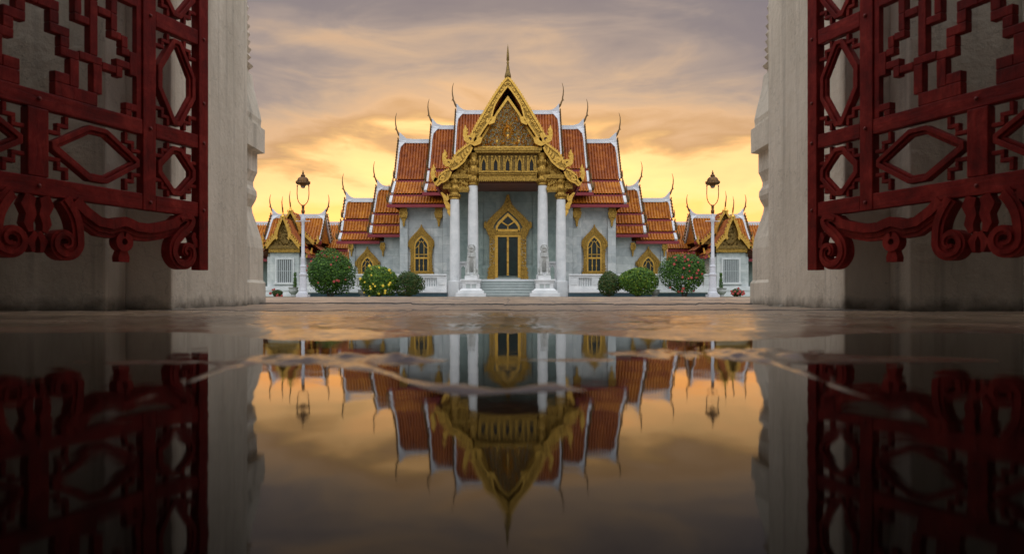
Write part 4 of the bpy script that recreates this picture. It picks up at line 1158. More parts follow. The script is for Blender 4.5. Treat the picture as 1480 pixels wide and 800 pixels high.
    for k in range(14): leafrel(q, xf(rn.uniform(664.5,675.5)), zf(rn.uniform(258.5,268.5)), rn.uniform(.14,.22), rn.uniform(-3,3), .06, YF+.20, .12)
    q.build('side_panel', M_GOLD2, TH)
    # gilt strut from column to eave
    q = MB(MIR if s > 0 else None)
    q.ribbon(pp([(651.5,313),(648.5,306),(649,298),(644,292),(642.5,284),(637,277)]), [.05,.14,.17,.15,.15,.06], YF+.3, YF+.55)
    q.ribbon(pp([(650,300),(645,300),(643,294)]), [.10,.08,.02], YF+.25, YF+.4); q.ribbon(pp([(644,290),(647.5,286),(646,279)]), [.10,.08,.02], YF+.25, YF+.4)
    q.build('strut', M_GOLD, TH, bevel=.015)
for s in (-1, 1): gable_board(s)
# spire on the gable
b = MB()
b.lathe(0, YF-.05, [(.10,zf(121)),(.20,zf(117)),(.17,zf(114)),(.24,zf(112)),(.22,zf(109)),(.15,zf(104)),(.11,zf(98)),(.07,zf(93)),(.10,zf(91)),(.055,zf(89.5)),(.10,zf(87.5)),(.085,zf(80)),(.05,zf(72)),(.012,zf(65))], 14)
b.build('spire', M_GOLD3, TH, smooth=True)
# portico roof slopes, ridge running back into the hall
def roof_y(parent, cx, y0, y1, levels, m=M_TILE, nm='portico_roof', fas=True):
    rt = None
    for k, (xa, za, xb, zb) in enumerate(levels):
        b = MB()
        for sg in (-1, 1):
            corrugate(b, y0, y1, (xa, za), (xb, zb), lambda u, v, z, sg=sg: (cx+sg*v, u, z), sag=.03)
            b.add([(cx+sg*xa,y0,za-.14),(cx+sg*xa,y1,za-.14),(cx+sg*xb,y1,zb-.14),(cx+sg*xb,y0,zb-.14)], [(0,1,2,3)])
            if k: b.build('roof_skirt', m, rt); b = MB()
        if k == 0: rt = b.build(nm, m, parent)
        if fas:
            for sg in (-1, 1):
                f = MB(); f.box(cx+sg*(xb-.12), cx+sg*(xb+.06), y0+.02, y1, zb-.30, zb-.05)
                f.build('fascia', M_FASCIA, rt)
    return rt
roof_y(TH, 0, YF+.1, 58.6, [(0.0, zf(118), 2.55, zf(203)), (2.5, zf(208), 4.1, zf(241)), (4.05, zf(246), 5.15, zf(266))])

# entrance door
def entrance():
    Y = YW; k = .001*Y
    def P(L): return [(X(x,Y), Z(y,Y)) for x, y in L]
    def sym(L): return L + [(1468-x, y) for x, y in L[::-1]]
    q = MB()
    # side piers stepped like stacked mouldings
    for j in (0, 1):
        f = (lambda p: p) if not j else mpx
        q.box(X(f(707.5),Y), X(f(715.5),Y), Y-.30, Y, Z(386,Y), Z(342,Y))
        for (a, y1, y0, d) in ((704.5,403.4,399,.44),(705.5,398.9,395,.40),(704.8,394.9,392.5,.42),(706.2,392.4,389.5,.37),(705.3,389.4,387.5,.40),(706.7,387.4,386,.36),(706.5,341.9,339.5,.36),(705,339.4,336.5,.40),(704,336.4,333.5,.44),(703,333.4,331,.48)):
            q.box(X(f(a),Y), X(f(715.6),Y), Y-d, Y, Z(y1,Y), Z(y0,Y))
        for r in range(9):
            y = 346+r*4.4
            q.blob((X(f(711.5),Y), Y-.31, Z(y,Y)), .10, (1.2,.5,1), 8, 5)
    q.box(X(715.6,Y), -X(715.6,Y), Y-.34, Y, Z(339.3,Y), Z(335,Y))
    q.teeth((X(752,Y), Z(339.3,Y)), (X(716,Y), Z(339.3,Y)), 16, -.08, Y-.37, Y-.34)
    d = q.build('doorway', M_GOLD2, TH)
    q = MB()
    o = sym([(702.8,331),(702.2,326.5),(705.5,321),(711,314.5),(717.5,308.5),(723.5,303),(728.5,297),(731.5,291),(733.6,282)])
    i_ = sym([(713.5,331),(713.5,327.5),(716,323),(719.5,318.5),(723.5,314.5),(727.5,311),(730.5,308.3),(732.5,306.6),(733.9,305.5)])
    q.strip(P(o), P(i_), Y-.36, Y)
    mid = [((a[0]*2+c[0])/3, (a[1]*2+c[1])/3) for a, c in zip(P(o), P(i_))]; mid2 = [((a[0]+c[0]*2)/3, (a[1]+c[1]*2)/3) for a, c in zip(P(o), P(i_))]
    q.ribbon(mid, .09, Y-.46, Y-.36); q.ribbon(mid2, .05, Y-.42, Y-.36)
    n = len(o)//2
    for hf in (P(o)[:n], P(o)[n:]):
        for a, c in zip(hf[:-1], hf[1:]):
            q.teeth(a, c, max(1, int(math.dist(a, c)/.16)), .10, Y-.3, Y-.1)
            pass
    for hf in (mid[:n], mid[n:]):
        for a, c in zip(hf[:-1], hf[1:]): q.teeth(a, c, max(1, int(math.dist(a, c)/.13)), .09, Y-.5, Y-.44)
    for j in (0, 1):
        f = (lambda p: p) if not j else mpx
        q.ribbon(P([(f(705),331),(f(701.5),328),(f(701),323),(f(702.5),320)]), [.1,.12,.08,.02], Y-.4, Y-.1)
    q.build('crown', M_GOLD2, d)
    q = MB()
    a = sym([(716.5,334.8),(716.5,328),(720,321.5),(727,314.5),(733.9,308.2)]); c = sym([(719.5,332),(719.5,328.8),(722.5,324),(728.5,318),(733.9,313)])
    q.strip(P(a), P(c), Y-.3, Y-.08); q.box(X(719.5,Y), -X(719.5,Y), Y-.3, Y-.08, Z(334.8,Y), Z(331.5,Y))
    q.ribbon(P([(725,321),(731,324.8),(734,326.5),(737,324.8),(743,321)]), .05, Y-.27, Y-.1); q.box(X(733.3,Y), X(734.7,Y), Y-.27, Y-.1, Z(331.6,Y), Z(326,Y))
    # door frame
    q.box(X(715.6,Y), X(719.6,Y), Y-.26, Y-.05, Z(401.5,Y), Z(339.5,Y)); q.box(-X(719.6,Y), -X(715.6,Y), Y-.26, Y-.05, Z(401.5,Y), Z(339.5,Y))
    q.box(X(719.6,Y), -X(719.6,Y), Y-.26, Y-.05, Z(342.5,Y), Z(339.5,Y))
    q.box(X(732.6,Y), X(735.4,Y), Y-.22, Y-.06, Z(398,Y), Z(342.5,Y))
    for y in (346, 362, 378, 394): q.blob((0, Y-.22, Z(y,Y)), .1, (1,.6,1.3), 8, 6)
    q.build('door_frame', M_GOLD, d)
    q = MB(); q.prism(P([(720,333),(748,333),(748,329),(734,312),(720,329)]), Y-.14, Y-.03); q.build('fanlight', M_DARKGLASS, d)
    for x0, x1 in ((719.7,732.5),(735.5,748.3)):
        q = MB(); q.box(X(x0,Y), X(x1,Y), Y-.14, Y-.04, Z(398,Y), Z(342.6,Y))
        for (ya, yb) in ((395,372),(369,346)):
            q.strip([(X(x0+2,Y),Z(ya,Y)),(X(x1-2,Y),Z(ya,Y)),(X(x1-2,Y),Z(yb,Y)),(X(x0+2,Y),Z(yb,Y))],[(X(x0+2.8,Y),Z(ya-1,Y)),(X(x1-2.8,Y),Z(ya-1,Y)),(X(x1-2.8,Y),Z(yb+1,Y)),(X(x0+2.8,Y),Z(yb+1,Y))], Y-.16, Y-.139, closed=True)
        q.build('door_leaf', M_DOORLEAF, d)
    rn = random.Random(9)
    for j in (-1, 1):
        q = MB()
        for k in range(46): leafrel(q, j*(-X(711.5,Y)) + rn.uniform(-.17,.17), Z(rn.uniform(345,385),Y), rn.uniform(.06,.13), rn.uniform(-3,3), .04, Y-.30, rn.uniform(.05,.10))
        q.build('glass_inlay', M_MIRROR, d)
    q = MB(); q.box(X(716,Y), -X(716,Y), Y-.5, Y-.03, Z(403.4,Y), Z(401.6,Y)); q.build('threshold', M_STEP, d)
entrance()

# parapet with arched opening between the columns
for s in (-1, 1):
    q = MB(MIR if s > 0 else None); Y = 51.2
    q.box(X(664.5,Y), X(677,Y), Y-.16, Y+.16, Z(381,Y), Z(377.5,Y))
    q.box(X(664.5,Y), X(666.5,Y), Y-.1, Y+.1, FLZ, Z(381,Y)-.002)
    q.box(X(672.5,Y), X(677,Y), Y-.1, Y+.1, FLZ, Z(381,Y)-.002)
    q.strip([(X(x,Y),Z(y,Y)) for x, y in ((666.5,381.1),(669.5,381.1),(672.5,381.1))], [(X(x,Y),Z(y,Y)) for x, y in ((666.55,387),(669.5,383.5),(672.45,387))], Y-.1, Y+.1)
    q.build('parapet', M_WHITE, TH, bevel=.01)

# ================================================================== balustrades before the hall
def balustrade(s):
    MM = MIR if s > 0 else None
    Y = 49.3; side = 'left' if s < 0 else 'right'
    x0, x1 = X(436,Y), X(646,Y)
    root = empty('balustrade', (s*9.5, Y, 0), 'white marble balustrade on a dark blue plinth %s of the temple steps' % side, 'balustrade', 'temple balustrades')
    zr1, zr0, zb1, zb0 = Z(396,Y), Z(401.5,Y), Z(413.5,Y), Z(423,Y)
    q = MB(MM)
    q.box(x0, x1, Y-.24, Y+.24, zr1-.12, zr1); q.box(x0, x1, Y-.18, Y+.18, zr0, zr1-.122)
    q.build('rail', M_WHITE, root, bevel=.02)
    q = MB(MM)
    q.box(x0, x1, Y-.2, Y+.2, zb1-.16, zb1); q.box(x0, x1, Y-.28, Y+.28, zb1-.32, zb1-.162); q.box(x0, x1, Y-.36, Y+.36, zb0, zb1-.322)
    q.build('base_course', M_WHITE, root, bevel=.02)
    q = MB(MM); q.box(x0, x1, Y-.30, Y+.30, -.02, zb0-.002); q.build('plinth', M_PLINTH, root)
    piers = []
    x = x1-.35
    while x > x0:
        piers.append(x); x -= 1.6
    pm = None
    for x in piers:
        if pm is None:
            q = MB(MM); q.box(x-.34, x+.34, Y-.17, Y+.17, zb1+.001, zr0-.001); q.box(x-.22, x+.22, Y-.2, Y-.171, zb1+.1, zr0-.08)
            pm = q.build('pier', M_WHITE, root, bevel=.015); px0 = x
        else: copy_part(pm, root, (s*-(x-px0), 0, 0) if s > 0 else (x-px0, 0, 0))
    bm = None
    for i in range(len(piers)-1):
        for k in range(5):
            x = piers[i]-.46-.17*k
            if bm is None:
                h = zr0-zb1
                q = MB(MM); q.lathe(x, Y, [(.06,zb1),(.065,zb1+.08*h),(.035,zb1+.14*h),(.07,zb1+.35*h),(.075,zb1+.45*h),(.035,zb1+.75*h),(.05,zb1+.85*h),(.065,zr0)], 10)
                bm = q.build('baluster', M_WHITE, root, smooth=True); bx = x
            else: copy_part(bm, root, (-(x-bx), 0, 0) if s > 0 else (x-bx, 0, 0))
for s in (-1, 1): balustrade(s)

# ================================================================== lions on pedestals
def skin_mesh(name, pts, edges, radii, root, sub=2):
    me = bpy.data.meshes.new(name+'_skel'); me.from_pydata(pts, edges, []); me.update()
    o = bpy.data.objects.new(name+'_skel', me); COL.objects.link(o)
    sk = o.modifiers.new('skin', 'SKIN'); sk.use_smooth_shade = True
    sv = me.skin_vertices[0].data
    for i, r in enumerate(radii):
        sv[i].radius = (r, r) if not hasattr(r, '__len__') else r; sv[i].use_root = (i == root)
    ss = o.modifiers.new('sub', 'SUBSURF'); ss.levels = sub; ss.render_levels = sub
    dg = bpy.context.evaluated_depsgraph_get()
    nm = bpy.data.meshes.new_from_object(o.evaluated_get(dg)); nm.name = name
    bpy.data.objects.remove(o); bpy.data.meshes.remove(me)
    return nm
LYON = [ # point, radius
 ((0,.38,.50),.27),((0,.20,.80),.27),((0,-.02,1.10),.30),((0,-.10,1.38),.30),((0,-.14,1.66),.25),((0,-.20,1.93),.24),((0,-.40,1.98),.17),((0,-.53,1.97),.12),
 ((0,-.36,1.76),.13),((0,-.46,1.745),.09),
 ((-.20,-.12,1.22),.17),((-.235,-.16,.86),.12),((-.225,-.17,.46),.088),((-.22,-.18,.14),.09),((-.22,-.33,.08),.085),
 ((.20,-.12,1.22),.17),((.235,-.16,.86),.12),((.225,-.17,.46),.088),((.22,-.18,.14),.09),((.22,-.33,.08),.085),
 ((-.25,.36,.42),.2),((-.33,.12,.52),.16),((-.36,.26,.16),.09),((-.36,.02,.08),.085),
 ((.25,.36,.42),.2),((.33,.12,.52),.16),((.36,.26,.16),.09),((.36,.02,.08),.085),
 ((0,.62,.40),.08),((0,.74,.75),.06),((0,.66,1.15),.09),((0,.60,1.36),.03),
 ((0,-.12,2.13),.17),((-.19,-.12,2.12),.05),((.19,-.12,2.12),.05)]
LE = [(0,1),(1,2),(2,3),(3,4),(4,5),(5,6),(6,7),(5,8),(8,9),(2,10),(10,11),(11,12),(12,13),(13,14),(2,15),(15,16),(16,17),(17,18),(18,19),
      (0,20),(20,21),(21,22),(22,23),(0,24),(24,25),(25,26),(26,27),(0,28),(28,29),(29,30),(30,31),(5,32),(32,33),(32,34)]
LION = skin_mesh('lion_statue', [p for p, r in LYON], LE, [r for p, r in LYON], 0)
LION.materials.append(M_STONE)
for v in LION.vertices:
    if v.co.z < .012: v.co.z = .012
YL = 48.9
for s in (-1, 1):
    side = 'left' if s < 0 else 'right'
    cx = s*-X(681.6, YL); zt = Z(399, YL)
    sc = (Z(351, YL)-zt-.07)/2.30
    root = empty('lion_statue', (cx, YL, zt), 'white stone guardian lion seated upright %s of the temple steps' % side, 'statue', 'guardian lions')
    o = bpy.data.objects.new('lion_body', LION); COL.objects.link(o); o.parent = root; o.location = (0,0,.06); o.scale = (sc,sc,sc); WL[o.name] = (cx, YL, zt)
    def lm(): return MB(Matrix.Translation((cx, YL, zt+.06)) @ Matrix.Scale(sc, 4))
    q = lm(); 
    for a in range(22):
        t_ = PI*2*a/22
        q.blob((.255*math.sin(t_), -.06+.03*math.cos(t_), 1.93+.235*math.cos(t_)), .058, (1,1.4,1), 7, 5)
    for r_ in range(3):
        for a in range(9):
            t_ = (a-4)/4*1.25
            q.blob((.27*math.sin(t_), -.07-.26*math.cos(t_)-.02*(2-r_), 1.36+.11*r_), .052, (1,.7,1.3), 7, 5)
    q.build('mane', M_STONE, root, smooth=True)
    for e in (-1, 1):
        q = lm(); q.blob((e*.10, -.385, 2.075), .05, (1,.7,1), 9, 7); q.build('eye', M_STONE, root, smooth=True)
        q = lm(); q.tube([(e*.02,-.42,2.11),(e*.10,-.41,2.15),(e*.19,-.34,2.12)], [.03,.035,.02], 7); q.build('brow', M_STONE, root, smooth=True)
        q = lm()
        for t_ in range(4): q.blob((e*.22+(t_-1.5)*.055, -.42, .06), .04, (1,1.5,1), 7, 5)
        q.build('toes', M_STONE, root, smooth=True)
    q = lm(); q.blob((0,-.635,2.0), .05, (1.5,.6,.8), 8, 6); q.build('nose', M_STONE, root, smooth=True)
    q = lm(); q.box(-.42,.42,-.48,.62,-.06/sc,.02); q.build('slab', M_STONE, root, bevel=.015)
    # pedestal
    pr = empty('statue_pedestal', (cx, YL, 0), 'stepped white marble pedestal under the %s guardian lion' % side, 'pedestal', 'lion pedestals')
    q = MB(Matrix.Translation((cx, YL, 0)))
    k = .001*YL
    zz = lambda py: Z(py, YL)
    q.box(-21.5*k, 21.5*k, -1.15, 1.15, 0, zz(423.3)); q.box(-18.3*k, 18.3*k, -1.0, 1.0, zz(423.3)+.001, zz(419.6))
    q.frustum(0, 0, 16.6*k, .92, zz(419.6)+.001, 12.6*k, .74, zz(416.2))
    q.box(-12.6*k, 12.6*k, -.74, .74, zz(416.2)+.001, zz(409))
    q.frustum(0, 0, 12.6*k, .74, zz(409)+.001, 14.2*k, .82, zz(406)); q.box(-14.6*k, 14.6*k, -.84, .84, zz(406)+.001, zz(403.6))
    q.box(-9.2*k, 9.2*k, -.7, .7, zz(403.6)+.001, zt-.002)
    q.build('body', M_WHITE, pr, bevel=.02)
    for e in (-1, 1):
        q = MB(Matrix.Translation((cx, YL, 0)))
        q.box(e*1.2*k, e*7*k, -.752, -.741, zz(416), zz(410.5)); q.build('niche_panel', M_STEP, pr)
    q = MB(Matrix.Translation((cx, YL, 0))); q.box(-8.2*k, 8.2*k, -.80, -.742, zz(410.4), zz(408.8)); q.build('niche_lintel', M_WHITE, pr)

# ================================================================== street lamps
def street_lamp(s):
    side = 'left' if s < 0 else 'right'
    Y = 43.4; cx = s*-X(438, Y)
    root = empty('street_lamp', (cx, Y, 0), 'tall pale ornamental lamp post with bronze lantern, in front of the %s pavilion' % side, 'street lamp', 'ornamental lamp posts')
    k = .001*Y; z = lambda py: Z(py, Y)
    q = MB(); q.box(cx-8*k, cx+8*k, Y-8*k, Y+8*k, 0, z(425)); q.lathe(cx, Y, [(7*k,z(424.9)),(6.9*k,z(422.5)),(5.9*k,z(421)),(5.8*k,z(418)),(5.3*k,z(416))], 20)
    q.build('base', M_POST, root, smooth=True, angle=30)
    q = MB()
    q.lathe(cx, Y, [(5.3*k,z(416)),(5.0*k,z(399)),(5.7*k,z(398)),(5.8*k,z(395.5)),(4.2*k,z(394.5)),(3.9*k,z(386)),(4.3*k,z(385.5)),(4.3*k,z(384)),(3.3*k,z(383)),(3.0*k,z(375)),(3.3*k,z(374)),(2.5*k,z(371)),(2.1*k,z(330)),(2.1*k,z(322)),(2.9*k,z(320)),(3.6*k,z(317)),(2.8*k,z(314)),(1.9*k,z(312)),(1.7*k,z(309))], 20)
    q.build('post', M_POST, root, smooth=True, angle=35)
    q = MB(); q.tube([(cx-9.5*k,Y,z(319.5)),(cx+9.5*k,Y,z(319.5))], .55*k, 8); q.blob((cx-9.5*k,Y,z(319.5)), .9*k); q.blob((cx+9.5*k,Y,z(319.5)), .9*k)
    q.build('ladder_bar', M_POST, root, smooth=True)
    q = MB(); q.lathe(cx, Y, [(1.6*k,z(309)),(2.4*k,z(307.5)),(2.6*k,z(304)),(1.5*k,z(302.5)),(2.2*k,z(300.5)),(1.6*k,z(299)),(2.8*k,z(297.5)),(1.2*k,z(296.3))], 16)
    q.build('knop', M_LAMPGOLD, root, smooth=True)
    q = MB()
    U = [(-8.3,268.5),(-8.6,280),(-8.0,287),(-6.2,292),(-3.2,295.6),(0,296.6)]
    U = U + [(-a, c) for a, c in U[::-1][1:]]
    q.tube([(cx+a*k, Y, z(c)) for a, c in U], .62*k, 8)
    for e in (-1, 1): q.blob((cx+e*8.3*k, Y, z(268.5)), 1.1*k)
    q.build('yoke', M_LAMPGOLD, root, smooth=True)
    q = MB()
    q.lathe(cx, Y, [(2.2*k,z(270.5)),(3.8*k,z(268.5)),(4.2*k,z(266.6)),(8.8*k,z(266.5)),(10.4*k,z(264.8)),(9.9*k,z(263.3)),(8.4*k,z(262.8)),(8.0*k,z(260)),(6.6*k,z(257.4)),(4.6*k,z(256)),(3.2*k,z(255.6)),(3.4*k,z(253.4)),(2.6*k,z(252.6)),(1.4*k,z(251.4)),(1.7*k,z(250)),(1.0*k,z(249)),(.3*k,z(245.8))], 20)
    n = 16
    for i in range(n):
        a = 2*PI*i/n; q.blob((cx+9.6*k*math.cos(a), Y+9.6*k*math.sin(a), z(263)), .9*k, (1,1,1.3), 6, 5)
    h = q.build('lantern_hood', M_LAMPGOLD, root, smooth=True, angle=45)
    q = MB(); q.lathe(cx, Y, [(.8*k,z(271.9)),(2.9*k,z(271.2)),(3.2*k,z(269.4)),(2.0*k,z(268.6))], 14); q.build('lamp_glass', M_LAMPGLASS, h, smooth=True)
for s in (-1, 1): street_lamp(s)

# ================================================================== cloister galleries and corner pavilions
def gallery(s):
    side = 'left' if s < 0 else 'right'
    root = empty('cloister_gallery', (s*26, 65, 0), 'low cloister gallery with orange tile roof behind the %s pavilion' % side, 'gallery', 'cloister galleries')
    x0, x1 = -42, X(512,66)
    if s > 0: x0, x1 = -x1, -x0
    roof_x(root, x0, x1, 66, [(66,7.0,63.5,4.42),(63.4,4.05,62.6,3.5)], ends=(0,0), mats=(M_TILE2,M_TILE2,M_TILE2))
    MM = MIR if s > 0 else None
    q = MB(MM); q.box(-42, X(512,66), 64.6, 67.4, 0, 4.3); q.build('wall', M_MARBLE, root)
    q = MB(MM); q.box(-42, X(512,66), 63.2, 64.598, 0, .9); q.build('plinth', M_WHITE, root)
    pm = None
    for i in range(9):
        x = -16.6-2.6*i
        if pm is None:
            q = MB(MM); q.box(x-.22, x+.22, 63.3, 63.75, .901, 3.9); q.box(x-.3, x+.3, 63.22, 63.83, 3.5, 3.72); pm = q.build('pillar', M_WHITE, root, bevel=.015); xx = x
        else: copy_part(pm, root, ((x-xx)*(1 if s < 0 else -1), 0, 0))
    q = MB(MM)
    for i in range(8):
        x = -16.6-2.6*i; q.box(x-2.3, x-.3, 64.5, 64.597, .9, 3.2)
    q.build('recess', M_MARBLE_G, root)
for s in (-1, 1): gallery(s)

def pavilion(s):
    side = 'left' if s < 0 else 'right'
    PXC = -18.85
    MM = MIR if s > 0 else ID
    cs = PXC if s < 0 else -PXC
    root = empty('corner_pavilion', (cs, 60, 0), 'small white pavilion with gold gable and lattice window on the far %s' % side, 'pavilion', 'corner pavilions')
    Y0 = 58.3
    # walls
    q = MB(MM)
    x0, x1 = X(390.5,Y0), X(432,Y0)
    q.box(x0, x1, Y0, 62.5, .9, Z(359.5,Y0)); q.box(x0-.35, x1+.5, Y0+.45, 62.5, .9, Z(366,Y0))
    q.box(x0-.28, x0-.003, Y0+.1, Y0+.449, .9, Z(371,Y0)); q.box(x1+.003, x1+.3, Y0+.1, Y0+.449, .9, Z(371,Y0))
    q.build('wall', M_MARBLE, root, bevel=.01)
    q = MB(MM)
    for i, (e, za, zb) in enumerate(((.7,0,.28),(.55,.281,.5),(.62,.501,.7),(.48,.701,.899))): q.box(x0-e, x1+e, Y0-e*.6, 63, za, zb)
    q.build('plinth', M_WHITE, root, bevel=.02)
    # lattice window
    wx0, wx1, wz0, wz1 = X(400.5,Y0), X(423,Y0), Z(408,Y0), Z(375,Y0)
    q = MB(MM)
    q.box(wx0-.16, wx0, Y0-.10, Y0-.002, wz0, wz1); q.box(wx1, wx1+.16, Y0-.10, Y0-.002, wz0, wz1); q.box(wx0-.16, wx1+.16, Y0-.10, Y0-.002, wz1+.001, wz1+.14); q.box(wx0-.24, wx1+.24, Y0-.2, Y0-.002, wz0-.16, wz0-.001)
    w = q.build('window', M_WHITE, root, bevel=.01)
    q = MB(MM); q.box(wx0, wx1, Y0-.02, Y0-.003, wz0, wz1); q.build('pane', M_DARK, w)
    q = MB(MM)
    n = 8
    for i in range(n):
        x = wx0+(wx1-wx0)*(i+.5)/n; q.box(x-.05, x+.05, Y0-.075, Y0-.025, wz0, wz1)
    for t_ in (.5,): q.box(wx0, wx1, Y0-.06, Y0-.024, wz0+(wz1-wz0)*t_-.03, wz0+(wz1-wz0)*t_+.03)
    q.build('lattice', M_LATTICE, w)
    # cornice and gable
    def gable(yg, hw, zb, za, tiers, m_panel, nm):
        """gold-edged gable: half width hw at foot zb, apex za"""
        g = MB(MM)
        g.prism([(PXC-hw+.15,zb+.1),(PXC+hw-.15,zb+.1),(PXC+hw*.42,zb+(za-zb)*.46),(PXC,za-.25),(PXC-hw*.42,zb+(za-zb)*.46)], yg+.22, yg+.4)
        p = g.build(nm, m_panel, root)
        g = MB(MM); rn = random.Random(11)
        for k in range(70):
            t_ = rn.random()**1.4; x = (rn.random()*2-1)*hw*.72*(1-t_)**1.1; leafrel(g, PXC+x, zb+.15+(za-zb)*.8*t_, rn.uniform(.14,.28), rn.uniform(-1,1)-x*.3, .06, yg+.225, .12)
        g.box(PXC-hw+.1, PXC+hw-.1, yg+.05, yg+.35, zb-.02, zb+.12)
        g.teeth((PXC+hw-.1, zb-.02), (PXC-hw+.1, zb-.02), 20, .10, yg+.08, yg+.2)
        g.build('relief', M_GOLD3, p)
        g = MB(MM)
        for e in (-1, 1):
            C_ = [(0,za),(.22*hw,zb+(za-zb)*.74),(.36*hw,zb+(za-zb)*.52),(.42*hw,zb+(za-zb)*.36),(.60*hw,zb+(za-zb)*.26),(.78*hw,zb+(za-zb)*.14),(hw,zb-.02),(hw*1.10,zb-.05)]
            g.ribbon([(PXC+e*x, z) for x, z in C_], [.07,.10,.11,.14,.11,.12,.15,.08], yg-.1, yg+.15)
            for i in range(11):
                t_ = (i+.5)/11; j = t_*(len(C_)-2); a = int(j); f = j-a
                x = C_[a][0]*(1-f)+C_[a+1][0]*f; z = C_[a][1]*(1-f)+C_[a+1][1]*f
                g.ribbon([(PXC+e*x, z+.05),(PXC+e*(x+.10), z+.18),(PXC+e*(x+.07), z+.33)], [.06,.06,.01], yg-.06, yg+.08)
            x, z = hw*1.06, zb-.02
            g.ribbon([(PXC+e*(x-.1), z-.03),(PXC+e*(x+.14), z+.02),(PXC+e*(x+.25), z+.2),(PXC+e*(x+.18), z+.45),(PXC+e*(x+.26), z+.7)], [.10,.11,.10,.07,.015], yg-.1, yg+.1)
            g.ribbon([(PXC+e*(.42*hw), zb+(za-zb)*.37),(PXC+e*(.42*hw-.12), zb+(za-zb)*.30),(PXC+e*(.42*hw-.06), zb+(za-zb)*.24)], [.10,.09,.03], yg-.12, yg+.1)
        g.build('gable_board', M_GOLD, p)
        g = MB(MM)
        g.lathe(PXC, yg, [(.10,za-.12),(.16,za+.02),(.12,za+.12),(.055,za+.35),(.03,za+.8)], 8)
        g.build('gable_base', M_GOLD, p)
        g = MB(MM); g.tube([(PXC,yg,za+.35),(PXC-.04,yg-.05,za+.8),(PXC-.06,yg-.1,za+1.25),(PXC+.0,yg-.05,za+1.75)], [.055,.05,.04,.012], 8)
        g.build('horn_finial', M_FINIAL, p, smooth=True)
    gable(58.0, 1.42, Z(357,58), Z(313.5,58), 1, M_GOLD3, 'front_gable')
    gable(60.0, 2.05, Z(351,60), Z(305,60), 1, M_GOLD3, 'rear_gable')
    q = MB(MM); q.box(PXC-1.55, PXC+1.55, 58.05, 58.9, Z(359.4,58.3), Z(357.6,58)); q.box(PXC-1.62, PXC+1.62, 58.0, 58.9, Z(364,58.3)+.01, Z(359.5,58.3)-.001) if False else None
    q.build('cornice', M_GOLD3, root)
    q = MB(MM); q.box(X(388.5,58.2), X(433.5,58.2), 58.12, 58.298, Z(363.5,58.3), Z(359.6,58.3)); q.teeth((X(433.5,58.2), Z(363.5,58.3)), (X(388.5,58.2), Z(363.5,58.3)), 18, .1, 58.1, 58.2); q.build('frieze', M_GOLD2, root)
    def ry(cx, y0, y1, lv):
        sgn = cx if s < 0 else -cx
        return roof_y(root, sgn, y0, y1, lv, M_TILE, 'side_roof', True)
    ry(PXC, 58.1, 60.4, [(0,Z(315,58),1.40,Z(354,58)),(1.38,Z(358,58),2.15,Z(367,58))])
    ry(PXC, 60.1, 62.2, [(0,Z(306,60),2.0,Z(349,60)),(1.95,Z(353,60),2.7,Z(362,60))])
    xa, xb = PXC-2.35, PXC+2.45
    if s > 0: xa, xb = -xb, -xa
    roof_x(root, xa, xb, 62.4, [(62.4,7.30,60.6,4.95)], cap=.22, chofa_h=1.55, sw=.8, mats=(M_TILE2,M_TILE2,M_TILE2))
    # gilt leaf struts at the eave corners
    for x in (X(446,58.6),):
        q = MB(MM)
        q.ribbon([(x-.2,Z(372,58.6)),(x,Z(367,58.6)),(x+.22,Z(366,58.6)),(x+.3,Z(358,58.6))], [.06,.13,.10,.02], 58.5, 58.7)
        q.ribbon([(x-.05,Z(369,58.6)),(x-.18,Z(363,58.6)),(x-.06,Z(359,58.6))], [.09,.07,.02], 58.52, 58.68)
        q.ribbon([(x,Z(368,58.6)),(x+.18,Z(371,58.6)),(x+.34,Z(370,58.6))], [.09,.07,.02], 58.52, 58.68)
        q.build('eave_ornament', M_GOLD, root)
for s in (-1, 1): pavilion(s)

# ================================================================== planting
def leaf_mat(name, c1, c2, c3):
    m = mat(name, c1, .5, spec=.4)
    nt = m.node_tree; b = nt.nodes['Principled BSDF']; L = nt.links
    ge = nt.nodes.new('ShaderNodeNewGeometry'); r = nt.nodes.new('ShaderNodeValToRGB'); L.new(ge.outputs['Random Per Island'], r.inputs[0])
    cr = r.color_ramp; cr.elements.new(.6)
    for e, p, c in zip(cr.elements, (0, .6, 1), (c1, c2, c3)): e.position = p; e.color = (*c, 1)
    L.new(r.outputs[0], b.inputs['Base Color'])
    tr = nt.nodes.new('ShaderNodeBsdfTranslucent'); L.new(r.outputs[0], tr.inputs[0])
    mx = nt.nodes.new('ShaderNodeMixShader'); mx.inputs[0].default_value = .3
    L.new(b.outputs[0], mx.inputs[1]); L.new(tr.outputs[0], mx.inputs[2]); L.new(mx.outputs[0], nt.nodes['Material Output'].inputs[0])
    return m
M_LEAF = leaf_mat('shrub_leaf', (.024,.072,.010), (.052,.145,.016), (.16,.30,.03))
M_LEAF2 = leaf_mat('bright_leaf', (.036,.10,.012), (.08,.19,.018), (.28,.38,.03))
M_LEAF3 = leaf_mat('red_tinged_leaf', (.028,.065,.014), (.05,.12,.02), (.16,.13,.035))
M_STEM = mat('woody_stem', (.09,.065,.045), .8, var=.3, scale=12)
M_YFL = mat('yellow_petal', (.75,.55,.04), .5, var=.1)
M_RFL = mat('red_petal', (.42,.06,.05), .5, var=.2)
